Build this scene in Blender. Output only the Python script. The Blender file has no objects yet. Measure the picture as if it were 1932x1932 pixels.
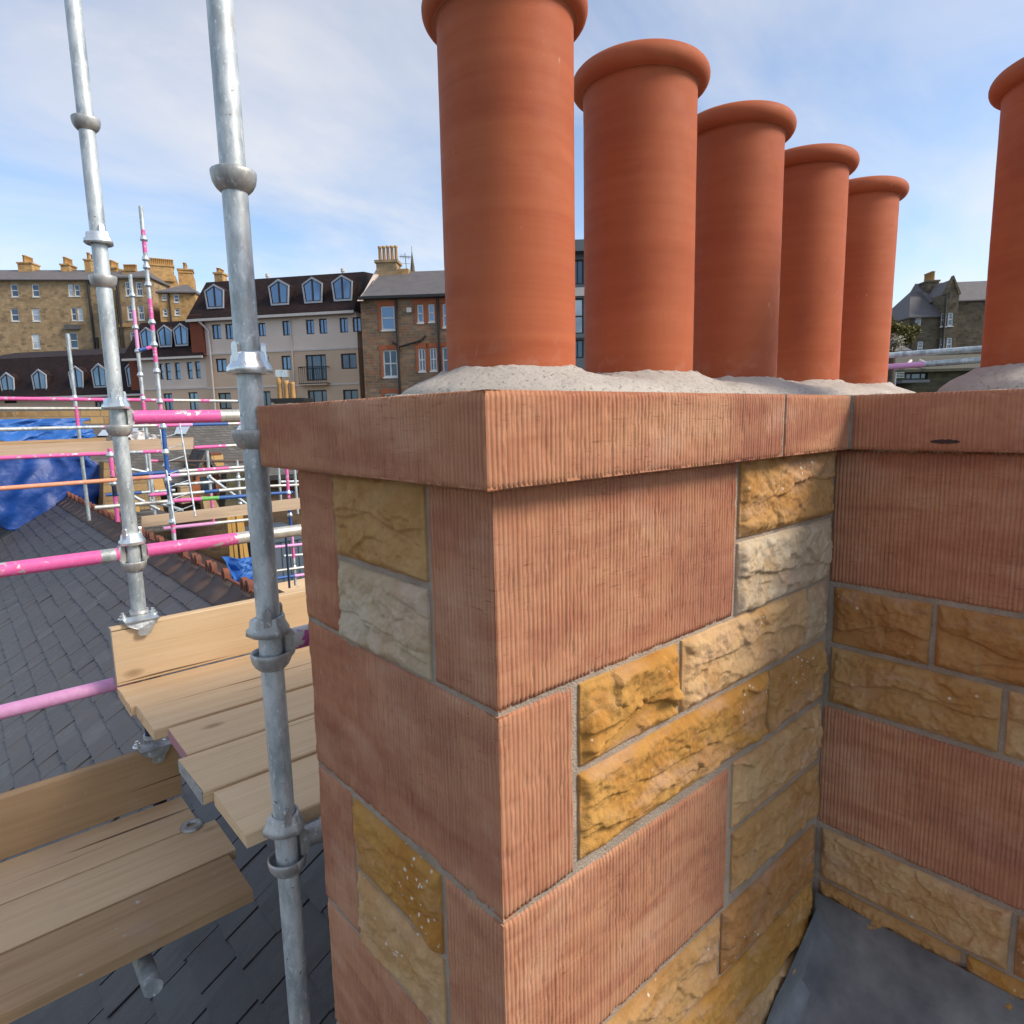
import bpy, math, random
import numpy as np
from mathutils import Matrix, Vector

# ------------------------------------------------------------------ camera, sky, sun, exposure
SC = bpy.context.scene
COL = SC.collection
CAM = np.array([-0.47901, -0.59145, 0.08662])
AZ, PITCH, ROLL = 0.852088, 0.145380, -0.021520
FPX = 1571.494 / 2500 * 1932.0
_f = np.array([math.cos(AZ)*math.cos(PITCH), math.sin(AZ)*math.cos(PITCH), -math.sin(PITCH)])
_r0 = np.array([math.sin(AZ), -math.cos(AZ), 0.0]); _u0 = np.cross(_r0, _f)
_r = _r0*math.cos(ROLL) + _u0*math.sin(ROLL); _u = -_r0*math.sin(ROLL) + _u0*math.cos(ROLL)
cd = bpy.data.cameras.new('camera'); cam = bpy.data.objects.new('camera', cd); COL.objects.link(cam)
cd.sensor_fit = 'HORIZONTAL'; cd.sensor_width = 36.0; cd.lens = 36.0*1571.494/2500
cd.clip_start = 0.02; cd.clip_end = 6000
M = Matrix(((_r[0], _u[0], -_f[0], CAM[0]), (_r[1], _u[1], -_f[1], CAM[1]), (_r[2], _u[2], -_f[2], CAM[2]), (0, 0, 0, 1)))
cam.matrix_world = M
SC.camera = cam

SUN_AZ, SUN_EL = math.radians(-55), math.radians(39)
W = bpy.data.worlds.new('World'); SC.world = W; W.use_nodes = True
nt = W.node_tree; nt.nodes.clear()
def nn(t, **k):
    n = nt.nodes.new(t)
    for a, b in k.items(): setattr(n, a, b)
    return n
sky = nn('ShaderNodeTexSky', sky_type='NISHITA', sun_disc=False)
sky.sun_elevation = SUN_EL; sky.sun_rotation = math.radians(90) - SUN_AZ
sky.air_density = 1.0; sky.dust_density = 0.4; sky.ozone_density = 2.5; sky.altitude = 100
tc = nn('ShaderNodeTexCoord'); sep = nn('ShaderNodeSeparateXYZ'); nt.links.new(tc.outputs['Generated'], sep.inputs[0])
zc = nn('ShaderNodeMath', operation='MAXIMUM'); nt.links.new(sep.outputs[2], zc.inputs[0]); zc.inputs[1].default_value = 0.0
za = nn('ShaderNodeMath', operation='ADD'); nt.links.new(zc.outputs[0], za.inputs[0]); za.inputs[1].default_value = 0.22
dx = nn('ShaderNodeMath', operation='DIVIDE'); nt.links.new(sep.outputs[0], dx.inputs[0]); nt.links.new(za.outputs[0], dx.inputs[1])
dy = nn('ShaderNodeMath', operation='DIVIDE'); nt.links.new(sep.outputs[1], dy.inputs[0]); nt.links.new(za.outputs[0], dy.inputs[1])
cmb = nn('ShaderNodeCombineXYZ'); nt.links.new(dx.outputs[0], cmb.inputs[0]); nt.links.new(dy.outputs[0], cmb.inputs[1])
n1 = nn('ShaderNodeTexNoise'); n1.inputs['Scale'].default_value = 0.95; n1.inputs['Detail'].default_value = 8; n1.inputs['Roughness'].default_value = 0.55; n1.inputs['Distortion'].default_value = 0.5
mp = nn('ShaderNodeMapping'); mp.inputs['Scale'].default_value = (1.0, 1.7, 1.0); mp.inputs['Rotation'].default_value = (0, 0, 0.9); mp.inputs['Location'].default_value = (3.1, 1.4, 0)
nt.links.new(cmb.outputs[0], mp.inputs[0]); nt.links.new(mp.outputs[0], n1.inputs['Vector'])
rmp = nn('ShaderNodeValToRGB'); rmp.color_ramp.elements[0].position = 0.37; rmp.color_ramp.elements[0].color = (0.08, 0.08, 0.08, 1)
rmp.color_ramp.elements[1].position = 0.72; rmp.color_ramp.elements[1].color = (0.72, 0.72, 0.72, 1)
nt.links.new(n1.outputs['Fac'], rmp.inputs[0])
mix = nn('ShaderNodeMix', data_type='RGBA'); nt.links.new(rmp.outputs[0], mix.inputs[0]); nt.links.new(sky.outputs[0], mix.inputs[6]); mix.inputs[7].default_value = (4.7, 4.5, 4.35, 1)
bg = nn('ShaderNodeBackground'); bg.inputs[1].default_value = 0.10; nt.links.new(mix.outputs[2], bg.inputs[0])
wo = nn('ShaderNodeOutputWorld'); nt.links.new(bg.outputs[0], wo.inputs[0])

sl = bpy.data.lights.new('sun', 'SUN'); so = bpy.data.objects.new('sun', sl); COL.objects.link(so)
sl.energy = 2.0; sl.angle = math.radians(20); sl.color = (1.0, 0.90, 0.76)
sd = Vector((math.cos(SUN_AZ)*math.cos(SUN_EL), math.sin(SUN_AZ)*math.cos(SUN_EL), math.sin(SUN_EL)))
so.rotation_euler = sd.to_track_quat('Z', 'Y').to_euler(); so.location = (5, -5, 8)
SC.view_settings.view_transform = 'Standard'; SC.view_settings.look = 'None'
SC.view_settings.exposure = 1.1; SC.view_settings.gamma = 1.0; SC.view_settings.use_curve_mapping = False

# ------------------------------------------------------------------ measuring helpers (survey of the place)
def ray(x, y): return _f + _r*(x-966.0)/FPX - _u*(y-966.0)/FPX
def onY(x, y, Y): d = ray(x, y); return CAM + d*(Y-CAM[1])/d[1]
def onX(x, y, X): d = ray(x, y); return CAM + d*(X-CAM[0])/d[0]
def onZ(x, y, Z): d = ray(x, y); return CAM + d*(Z-CAM[2])/d[2]
def at(x, y, dist): return CAM + ray(x, y)*dist
FWD = np.array([math.cos(AZ), math.sin(AZ), 0.0]); RGT = np.array([math.sin(AZ), -math.cos(AZ), 0.0])

# ------------------------------------------------------------------ noise
_rng = np.random.RandomState(7)
_PT = _rng.rand(8, 256, 256)
def vnoise(x, y, s=0):
    T = _PT[s % 8]; xi = np.floor(x).astype(int); yi = np.floor(y).astype(int)
    fx = x-xi; fy = y-yi; fx = fx*fx*fx*(fx*(fx*6-15)+10); fy = fy*fy*fy*(fy*(fy*6-15)+10)
    xi = xi + s*37; yi = yi + s*61
    a = T[xi & 255, yi & 255]; b = T[(xi+1) & 255, yi & 255]; c = T[xi & 255, (yi+1) & 255]; d = T[(xi+1) & 255, (yi+1) & 255]
    return (a*(1-fx)+b*fx)*(1-fy) + (c*(1-fx)+d*fx)*fy - 0.5
def fbm(x, y, s=0, o=4, g=0.5):
    v = 0; a = 1.0
    for i in range(o): v = v + a*vnoise(x*2**i, y*2**i, s+i); a *= g
    return v
def sstep(a, b, x): t = np.clip((x-a)/(b-a), 0, 1); return t*t*(3-2*t)

# ------------------------------------------------------------------ object helpers
def link(o, parent=None):
    COL.objects.link(o)
    if parent is not None: o.parent = parent
    return o
def tag(o, label=None, cat=None, group=None, kind=None):
    if label: o['label'] = label
    if cat: o['category'] = cat
    if group: o['group'] = group
    if kind: o['kind'] = kind
    return o
def empty(name, loc=(0, 0, 0), rz=0.0):
    o = bpy.data.objects.new(name, None); o.location = loc; o.rotation_euler = (0, 0, rz); o.empty_display_size = 0.1
    return link(o)
def mesh(name, V, F, mat, parent=None, smooth=False, mats=None, fm=None):
    me = bpy.data.meshes.new(name)
    me.from_pydata([tuple(map(float, v)) for v in V], [], [tuple(int(i) for i in f) for f in F])
    for m in (mats or [mat]): me.materials.append(m)
    if fm is not None: me.polygons.foreach_set('material_index', fm)
    if smooth: me.polygons.foreach_set('use_smooth', [True]*len(me.polygons))
    me.update()
    return link(bpy.data.objects.new(name, me), parent)
class MB:
    """collects shapes for ONE mesh object"""
    def __init__(s): s.V = []; s.F = []; s.M = []; s.S = []; s.mi = 0
    def add(s, V, F, smooth=False):
        o = len(s.V); s.V += [tuple(v) for v in V]; s.F += [tuple(i+o for i in f) for f in F]
        s.M += [s.mi]*len(F); s.S += [smooth]*len(F); return s
    def box(s, a, b):
        x0, y0, z0 = a; x1, y1, z1 = b
        return s.add([(x0,y0,z0),(x1,y0,z0),(x1,y1,z0),(x0,y1,z0),(x0,y0,z1),(x1,y0,z1),(x1,y1,z1),(x0,y1,z1)],
                     [(0,3,2,1),(4,5,6,7),(0,1,5,4),(1,2,6,5),(2,3,7,6),(3,0,4,7)])
    def cyl(s, p0, p1, r, n=16, r1=None, caps=True):
        p0 = np.array(p0, float); p1 = np.array(p1, float); d = p1-p0; d = d/np.linalg.norm(d)
        a = np.cross(d, (0, 0, 1.0)) if abs(d[2]) < 0.9 else np.cross(d, (1.0, 0, 0)); a /= np.linalg.norm(a); b = np.cross(d, a)
        r1 = r if r1 is None else r1; V = []
        for i in range(n):
            t = 2*math.pi*i/n; e = a*math.cos(t)+b*math.sin(t); V.append(p0+e*r)
        for i in range(n):
            t = 2*math.pi*i/n; e = a*math.cos(t)+b*math.sin(t); V.append(p1+e*r1)
        s.add(V, [(i, (i+1) % n, n+(i+1) % n, n+i) for i in range(n)], True)
        if caps: s.add(V, [tuple(range(n-1, -1, -1)), tuple(range(n, 2*n))])
        return s
    def lathe(s, c, prof, n=32, axis=None):
        V = []; F = []; c = np.array(c, float)
        for (r, z) in prof:
            for i in range(n):
                t = 2*math.pi*i/n; V.append((c[0]+r*math.cos(t), c[1]+r*math.sin(t), c[2]+z))
        for k in range(len(prof)-1):
            for i in range(n): j = (i+1) % n; F.append((k*n+i, k*n+j, k*n+n+j, k*n+n+i))
        return s.add(V, F, True)
    def prism(s, poly, a, b, fn):
        """poly list of 2d points, extruded from a to b; fn(u,v,w)->xyz"""
        n = len(poly); V = [fn(u, v, a) for u, v in poly] + [fn(u, v, b) for u, v in poly]
        return s.add(V, [tuple(range(n)), tuple(range(2*n-1, n-1, -1))] + [(i, n+i, n+(i+1) % n, (i+1) % n) for i in range(n)])
    def build(s, name, mat, parent=None, mats=None):
        o = mesh(name, s.V, s.F, mat, parent, mats=mats, fm=s.M)
        o.data.polygons.foreach_set('use_smooth', s.S); o.data.update()
        return o
def grid_mesh(name, P, mat, parent=None, smooth=True, color=None):
    """P: array (rows, cols, 3)"""
    R, Cn, _ = P.shape; me = bpy.data.meshes.new(name)
    idx = np.arange(R*Cn).reshape(R, Cn)
    q = np.stack([idx[:-1, :-1], idx[:-1, 1:], idx[1:, 1:], idx[1:, :-1]], -1).reshape(-1, 4)
    return raw_mesh(name, P.reshape(-1, 3), q, mat, parent, smooth)
def raw_mesh(name, V, Q, mat, parent=None, smooth=True):
    me = bpy.data.meshes.new(name); n = len(V); m = len(Q)
    me.vertices.add(n); me.vertices.foreach_set('co', np.asarray(V, np.float32).ravel())
    me.loops.add(m*4); me.loops.foreach_set('vertex_index', np.asarray(Q, np.int32).ravel())
    me.polygons.add(m); me.polygons.foreach_set('loop_start', np.arange(0, m*4, 4, dtype=np.int32))
    me.polygons.foreach_set('use_smooth', np.full(m, smooth)); me.update(calc_edges=True); me.validate()
    me.materials.append(mat)
    return link(bpy.data.objects.new(name, me), parent)

# ------------------------------------------------------------------ materials
MATS = {}
class NT:
    def __init__(s, name):
        m = bpy.data.materials.new(name); m.use_nodes = True; s.m = m; s.t = m.node_tree
        s.b = s.t.nodes['Principled BSDF']; MATS[name] = m
        s.pos = s.n('ShaderNodeNewGeometry').outputs['Position']
    def n(s, t, **k):
        x = s.t.nodes.new(t)
        for a, b in k.items(): setattr(x, a, b)
        return x
    def l(s, a, b): s.t.links.new(a, b)
    def map(s, scale=(1, 1, 1), src=None, rot=(0, 0, 0)):
        x = s.n('ShaderNodeMapping'); x.inputs['Scale'].default_value = scale; x.inputs['Rotation'].default_value = rot
        s.l(src or s.pos, x.inputs[0]); return x.outputs[0]
    def noise(s, scale, detail=4, rough=0.5, vec=None, dist=0.0):
        x = s.n('ShaderNodeTexNoise'); x.inputs['Scale'].default_value = scale; x.inputs['Detail'].default_value = detail
        x.inputs['Roughness'].default_value = rough; x.inputs['Distortion'].default_value = dist
        s.l(vec or s.pos, x.inputs['Vector']); return x.outputs['Fac']
    def voro(s, scale, vec=None, feature='F1', out='Distance'):
        x = s.n('ShaderNodeTexVoronoi', feature=feature); x.inputs['Scale'].default_value = scale
        s.l(vec or s.pos, x.inputs['Vector']); return x.outputs[out]
    def ramp(s, src, a, b, ca=0.0, cb=1.0):
        x = s.n('ShaderNodeMapRange'); x.inputs[1].default_value = a; x.inputs[2].default_value = b; x.inputs[3].default_value = ca; x.inputs[4].default_value = cb
        x.clamp = True; s.l(src, x.inputs[0]); return x.outputs[0]
    def math(s, op, a, b=None):
        x = s.n('ShaderNodeMath', operation=op)
        for i, v in enumerate((a, b)):
            if v is None: continue
            if isinstance(v, (int, float)): x.inputs[i].default_value = v
            else: s.l(v, x.inputs[i])
        return x.outputs[0]
    def mix(s, fac, a, b, mode='MIX'):
        x = s.n('ShaderNodeMix', data_type='RGBA', blend_type=mode); x.clamp_factor = True
        for i, v in ((0, fac), (6, a), (7, b)):
            if isinstance(v, (int, float)): x.inputs[i].default_value = v
            elif isinstance(v, tuple): x.inputs[i].default_value = (*v, 1)
            else: s.l(v, x.inputs[i])
        return x.outputs[2]
    def bump(s, h, strength=0.3, dist=0.002, normal=None):
        x = s.n('ShaderNodeBump'); x.inputs['Strength'].default_value = strength; x.inputs['Distance'].default_value = dist
        s.l(h, x.inputs['Height'])
        if normal is not None: s.l(normal, x.inputs['Normal'])
        return x.outputs[0]
    def rnd(s): return s.n('ShaderNodeObjectInfo').outputs['Random']
    def ocol(s): return s.n('ShaderNodeObjectInfo').outputs['Color']
    def isl(s): return s.n('ShaderNodeNewGeometry').outputs['Random Per Island']
    def done(s, col, rough=0.8, normal=None, metal=0.0, spec=0.5):
        for nme, v in (('Base Color', col), ('Roughness', rough), ('Metallic', metal), ('Specular IOR Level', spec)):
            if isinstance(v, (int, float)): s.b.inputs[nme].default_value = v
            elif isinstance(v, tuple): s.b.inputs[nme].default_value = (*v, 1)
            else: s.l(v, s.b.inputs[nme])
        if normal is not None: s.l(normal, s.b.inputs['Normal'])
        return s.m
def simple(name, c1, c2, scale, rough=0.8, bump=0.3, bdist=0.005, bscale=None, metal=0.0, spec=0.4, stretch=(1, 1, 1)):
    t = NT(name); v = t.map(stretch)
    n = t.noise(scale, 6, 0.6, v); c = t.mix(t.ramp(n, 0.3, 0.7), c1, c2)
    c = t.mix(t.ramp(t.rnd(), 0, 1, 0, 0.25), c, (c1[0]*0.6, c1[1]*0.6, c1[2]*0.6))
    return t.done(c, rough, t.bump(t.noise(bscale or scale*6, 6, 0.65, v), bump, bdist), metal, spec)

def m_sandstone():
    t = NT('red_sandstone_tooled')
    a = t.noise(3.2, 5, 0.6); b = t.noise(38, 6, 0.65); 
    band = t.noise(5, 4, 0.55, t.map((1, 1, 4.5)), 0.6)
    c = t.mix(t.ramp(a, 0.32, 0.68), (0.48, 0.215, 0.115), (0.55, 0.292, 0.166))
    c = t.mix(t.ramp(band, 0.42, 0.66, 0, 0.6), c, (0.36, 0.128, 0.080))
    c = t.mix(t.ramp(b, 0.45, 0.75, 0, 0.35), c, (0.60, 0.32, 0.205))
    c = t.mix(t.ramp(t.noise(2.6, 4, 0.55, t.map((1, 1, 1.5)), 0.8), 0.50, 0.68, 0, 0.55), c, (0.30, 0.112, 0.078))
    c = t.mix(t.ramp(t.rnd(), 0, 1, 0, 0.22), c, (0.36, 0.128, 0.080))
    st = t.noise(1.0, 3, 0.6, t.map((430, 430, 9))); c = t.mix(t.ramp(st, 0.50, 0.66, 0, 0.18), c, (0.66, 0.38, 0.24)); c = t.mix(t.ramp(st, 0.48, 0.34, 0, 0.22), c, (0.27, 0.10, 0.06))
    # pale lime dust patches
    d = t.ramp(t.noise(4.5, 5, 0.6, t.map((1, 1, 1.6))), 0.54, 0.72, 0, 0.4); c = t.mix(d, c, (0.66, 0.42, 0.29))
    # short dark drag scores across the tooling
    sc = t.map((7, 7, 150), rot=(0.16, -0.16, 0)); s1 = t.noise(4, 3, 0.6, sc, 1.2)
    sc2 = t.ramp(s1, 0.63, 0.665); msk = t.ramp(t.noise(6, 3, 0.5), 0.46, 0.58)
    scr = t.math('MULTIPLY', sc2, msk); c = t.mix(t.math('MULTIPLY', scr, 0.75), c, (0.20, 0.075, 0.05))
    fine = t.noise(420, 4, 0.7)
    h = t.math('SUBTRACT', t.math('ADD', fine, t.noise(1500, 2, 0.6)), t.math('MULTIPLY', scr, 1.6))
    return t.done(c, 0.9, t.bump(h, 0.55, 0.0009), 0, 0.06)
def m_rubble():
    t = NT('hewn_sandstone')
    oc = t.ocol(); a = t.noise(9, 6, 0.62, None, 0.5); b = t.noise(34, 6, 0.7); g = t.noise(350, 4, 0.7)
    c = t.mix(t.ramp(a, 0.40, 0.66, 0, 0.75), oc, t.mix(1.0, oc, (0.78, 0.60, 0.40), 'MULTIPLY'))
    c = t.mix(t.ramp(t.noise(6, 4, 0.6, t.map((1, 1, 2.2))), 0.52, 0.70, 0, 0.55), c, (0.56, 0.36, 0.25))
    c = t.mix(t.ramp(b, 0.50, 0.78, 0, 0.5), c, t.mix(1.0, oc, (1.35, 1.3, 1.2), 'MULTIPLY'))
    c = t.mix(t.ramp(b, 0.42, 0.25, 0, 0.5), c, t.mix(1.0, oc, (0.60, 0.47, 0.34), 'MULTIPLY'))
    c = t.mix(t.ramp(g, 0.60, 0.75, 0, 0.35), c, (0.16, 0.09, 0.05))
    # pale bruises left by the hammer
    w = t.math('MULTIPLY', t.ramp(t.voro(62, t.map((1, 1, 1.1))), 0.24, 0.17), t.ramp(t.noise(9, 3, 0.55), 0.60, 0.64))
    c = t.mix(t.math('MULTIPLY', w, 0.9), c, (0.78, 0.70, 0.60))
    h = t.math('ADD', t.math('MULTIPLY', b, 2.0), t.math('MULTIPLY', g, 1.3))
    return t.done(c, 0.88, t.bump(h, 0.9, 0.0018), 0, 0.08)
def m_mortar():
    t = NT('sand_mortar')
    a = t.noise(14, 5, 0.6); g = t.noise(420, 5, 0.75); p = t.voro(240)
    c = t.mix(t.ramp(a, 0.3, 0.7), (0.33, 0.255, 0.195), (0.48, 0.395, 0.315))
    c = t.mix(t.ramp(g, 0.55, 0.75, 0, 0.7), c, (0.16, 0.12, 0.09)); c = t.mix(t.ramp(g, 0.42, 0.28, 0, 0.6), c, (0.60, 0.54, 0.47))
    return t.done(c, 0.95, t.bump(t.math('ADD', t.math('MULTIPLY', g, 1.5), p), 0.9, 0.002), 0, 0.2)
def m_haunch():
    t = NT('pale_cement_haunching')
    a = t.noise(7, 5, 0.6); g = t.noise(330, 5, 0.75); p = t.noise(150, 4, 0.7, t.map((1, 1, 1.6)))
    c = t.mix(t.ramp(a, 0.3, 0.7), (0.45, 0.40, 0.345), (0.54, 0.49, 0.435))
    c = t.mix(t.ramp(p, 0.70, 0.76, 0, 0.5), c, (0.27, 0.23, 0.20)); c = t.mix(t.ramp(g, 0.6, 0.75, 0, 0.5), c, (0.38, 0.34, 0.30))
    return t.done(c, 0.95, t.bump(t.math('SUBTRACT', g, t.math('MULTIPLY', t.ramp(p, 0.58, 0.72), 1.4)), 0.9, 0.0028), 0, 0.2)
def m_terracotta():
    t = NT('terracotta_pot')
    r = t.n('ShaderNodeObjectInfo')
    ob = t.n('ShaderNodeTexCoord').outputs['Object']
    a = t.noise(4.5, 5, 0.6); band = t.noise(1.0, 6, 0.65, t.map((0.8, 0.8, 38)))
    c = t.mix(t.ramp(a, 0.3, 0.7), (0.37, 0.086, 0.034), (0.42, 0.112, 0.046))
    c = t.mix(t.ramp(band, 0.35, 0.7, 0, 0.6), c, (0.49, 0.145, 0.062))
    c = t.mix(t.ramp(r.outputs['Random'], 0, 1, 0, 0.5), c, (0.33, 0.085, 0.036))
    s = t.math('MULTIPLY', t.ramp(t.noise(5, 3, 0.55, t.map((6, 6, 1.5), rot=(0.3, 0.5, 0.2)), 1.5), 0.70, 0.735), t.ramp(t.noise(2.7, 2), 0.50, 0.6))
    c = t.mix(t.math('MULTIPLY', s, 0.45), c, (0.72, 0.50, 0.40))
    chips = t.ramp(t.noise(70, 2, 0.4), 0.77, 0.81); c = t.mix(t.math('MULTIPLY', chips, 0.3), c, (0.66, 0.36, 0.24))
    bl = t.noise(3.2, 5, 0.6, t.map((1, 1, 1.7)), 0.7); c = t.mix(t.ramp(bl, 0.54, 0.72, 0, 0.42), c, (0.27, 0.060, 0.026)); c = t.mix(t.ramp(bl, 0.44, 0.28, 0, 0.35), c, (0.53, 0.175, 0.080))
    oz = t.n('ShaderNodeSeparateXYZ'); t.l(ob, oz.inputs[0]); sm = t.math('MULTIPLY', t.ramp(oz.outputs[2], 0.075, 0.0), t.ramp(t.noise(24, 5, 0.65), 0.50, 0.62)); c = t.mix(t.math('MULTIPLY', sm, 0.10), c, (0.58, 0.50, 0.43))
    h = t.math('ADD', t.math('MULTIPLY', band, 0.9), t.math('ADD', t.noise(60, 4, 0.6), t.math('MULTIPLY', t.noise(480, 3, 0.6), 0.35)))
    return t.done(c, t.ramp(t.noise(30, 4), 0.3, 0.7, 0.58, 0.72), t.bump(h, 0.22, 0.0012), 0, 0.16)
def m_galv(name, c1, c2, metal=0.45, rough=(0.42, 0.66)):
    t = NT(name)
    a = t.noise(22, 5, 0.65, t.map((1, 1, 0.35))); b = t.noise(95, 5, 0.7, t.map((1, 1, 0.5), rot=(0.5, 0.3, 0)))
    c = t.mix(t.ramp(a, 0.40, 0.60), c1, c2); c = t.mix(t.ramp(b, 0.57, 0.66, 0, 0.7), c, (0.80, 0.84, 0.86)); c = t.mix(t.ramp(b, 0.40, 0.30, 0, 0.5), c, (c1[0]*0.6, c1[1]*0.6, c1[2]*0.6)); c = t.mix(t.ramp(t.noise(130, 4, 0.6), 0.66, 0.70, 0, 0.7), c, (0.62, 0.58, 0.52))
    c = t.mix(t.ramp(t.noise(70, 4, 0.6, t.map((1, 1, 0.8))), 0.68, 0.73, 0, 0.8), c, (0.10, 0.085, 0.075))
    c = t.mix(t.ramp(t.noise(9, 3, 0.5), 0.62, 0.75, 0, 0.5), c, (0.36, 0.31, 0.26))
    return t.done(c, t.ramp(b, 0.3, 0.7, *rough), t.bump(t.math('ADD', a, b), 0.25, 0.0012), metal, 0.5)
def m_paint(name, col, worn=0.58):
    t = NT(name)
    a = t.noise(16, 5, 0.65, t.map((0.7, 1, 1))); b = t.noise(60, 4, 0.6)
    c = t.mix(t.ramp(b, 0.3, 0.7, 0, 0.5), col, (min(1, col[0]*1.15+0.03), min(1, col[1]*1.5+0.04), min(1, col[2]*1.2+0.03)))
    wf = t.ramp(t.math('ADD', a, t.math('MULTIPLY', t.math('SUBTRACT', b, 0.5), 0.3)), worn, worn+0.04)
    c = t.mix(wf, c, (0.62, 0.60, 0.58))
    return t.done(c, t.ramp(b, 0.3, 0.7, 0.4, 0.6), t.bump(t.math('MULTIPLY', wf, -1), 0.3, 0.0008), t.math('MULTIPLY', wf, 0.5), 0.4)
def m_wood(name, c1, c2, cd, axis=0, knots=True):
    t = NT(name)
    sc = [26, 26, 26]; sc[axis] = 1.1
    r = t.n('ShaderNodeObjectInfo').outputs['Random']
    off = t.n('ShaderNodeVectorMath', operation='ADD'); cb = t.n('ShaderNodeCombineXYZ')
    for i in range(3): t.l(t.math('MULTIPLY', r, 37.0*(i+1)), cb.inputs[i])
    t.l(t.pos, off.inputs[0]); t.l(cb.outputs[0], off.inputs[1]); p = off.outputs[0]
    g = t.noise(1.0, 6, 0.65, t.map(tuple(sc), p), 0.8); s2 = [150, 150, 150]; s2[axis] = 3.5; f = t.noise(1.0, 4, 0.65, t.map(tuple(s2), p))
    L = t.noise(2.2, 4, 0.55, p)
    c = t.mix(t.ramp(g, 0.32, 0.66), c1, c2); c = t.mix(t.ramp(f, 0.54, 0.72, 0, 0.4), c, cd)
    c = t.mix(t.ramp(L, 0.52, 0.72, 0, 0.45), c, (c2[0]*0.72, c2[1]*0.70, c2[2]*0.70)); c = t.mix(t.ramp(r, 0, 1, 0, 0.28), c, (c1[0]*0.88, c1[1]*0.80, c1[2]*0.70))
    if knots:
        s3 = [5.5, 5.5, 5.5]; s3[axis] = 2.6; v = t.voro(1.0, t.map(tuple(s3), p)); k = t.ramp(v, 0.13, 0.05); c = t.mix(t.math('MULTIPLY', k, 0.8), c, (0.20, 0.10, 0.045))
    c = t.mix(t.ramp(t.noise(3.0, 4, 0.6, t.map((1.6, 1, 1), p)), 0.62, 0.76, 0, 0.35), c, (0.45, 0.36, 0.28))
    dr = t.math('MULTIPLY', t.ramp(t.noise(48, 3, 0.5, p), 0.70, 0.74), t.ramp(t.noise(4, 2, 0.5, p), 0.45, 0.6)); c = t.mix(t.math('MULTIPLY', dr, 0.7), c, (0.62, 0.58, 0.53))
    s4 = [46, 46, 46]; s4[axis] = 0.8; cr = t.ramp(t.noise(1.0, 2, 0.5, t.map(tuple(s4), p)), 0.70, 0.725); c = t.mix(t.math('MULTIPLY', cr, 0.85), c, (0.10, 0.055, 0.03))
    return t.done(c, 0.8, t.bump(t.math('SUBTRACT', t.math('ADD', g, f), t.math('MULTIPLY', cr, 2)), 0.4, 0.0012), 0, 0.12)
def m_slate():
    t = NT('blue_grey_slate')
    g = t.noise(1.0, 5, 0.7, t.map((4, 46, 46))); a = t.noise(3.5, 4, 0.6)
    r = t.math('FRACT', t.math('ADD', t.rnd(), t.isl()))
    c = t.mix(t.ramp(g, 0.3, 0.7), (0.042, 0.039, 0.040), (0.104, 0.096, 0.093)); c = t.mix(t.ramp(r, 0, 1, 0, 0.6), c, (0.060, 0.055, 0.057))
    c = t.mix(t.ramp(r, 0.85, 1, 0, 0.4), c, (0.12, 0.125, 0.135)); c = t.mix(t.ramp(a, 0.56, 0.75, 0, 0.35), c, (0.17, 0.14, 0.13))
    c = t.mix(t.ramp(t.noise(55, 3, 0.6), 0.70, 0.76, 0, 0.5), c, (0.32, 0.32, 0.32))
    return t.done(c, t.ramp(g, 0.3, 0.7, 0.42, 0.68), t.bump(g, 0.5, 0.003), 0, 0.5)
def m_masonry(name, ca, cb, cc, mort, bw=0.42, bh=0.19, rough=0.9, vecrot=None):
    t = NT(name); ob = t.n('ShaderNodeTexCoord').outputs['Object']
    sx = t.n('ShaderNodeSeparateXYZ'); t.l(ob, sx.inputs[0]); cx = t.n('ShaderNodeCombineXYZ')
    wob = t.math('MULTIPLY', t.math('SUBTRACT', t.noise(1.3, 3), 0.5), 0.20)
    t.l(t.math('ADD', t.math('ADD', sx.outputs[0], sx.outputs[1]), wob), cx.inputs[0]); t.l(t.math('ADD', sx.outputs[2], t.math('MULTIPLY', wob, 0.5)), cx.inputs[1])
    b = t.n('ShaderNodeTexBrick'); t.l(cx.outputs[0], b.inputs['Vector']); b.inputs['Scale'].default_value = 1; b.inputs['Brick Width'].default_value = bw; b.inputs['Row Height'].default_value = bh
    b.inputs['Mortar Size'].default_value = 0.012; b.inputs['Mortar Smooth'].default_value = 0.3; b.offset_frequency = 2; b.squash = 0.7; b.squash_frequency = 3
    b.inputs['Color1'].default_value = (0, 0, 0, 1); b.inputs['Color2'].default_value = (1, 1, 1, 1); b.inputs['Mortar'].default_value = (0.5, 0.5, 0.5, 1)
    k = t.n('ShaderNodeSeparateColor'); t.l(b.outputs['Color'], k.inputs[0]); v = k.outputs[0]
    c = t.mix(t.ramp(v, 0.0, 0.55), ca, cb); c = t.mix(t.ramp(v, 0.55, 1.0), c, cc)
    c = t.mix(t.ramp(t.noise(1.1, 5, 0.6), 0.4, 0.65, 0, 0.65), c, t.mix(1.0, c, (0.5, 0.46, 0.44), 'MULTIPLY')); c = t.mix(t.ramp(t.noise(9, 4), 0.5, 0.7, 0, 0.5), c, cb)
    c = t.mix(b.outputs['Fac'], c, mort)
    return t.done(c, rough, t.bump(t.math('SUBTRACT', t.noise(12, 4), t.math('MULTIPLY', b.outputs['Fac'], 0.8)), 0.5, 0.02), 0, 0.2)
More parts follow.
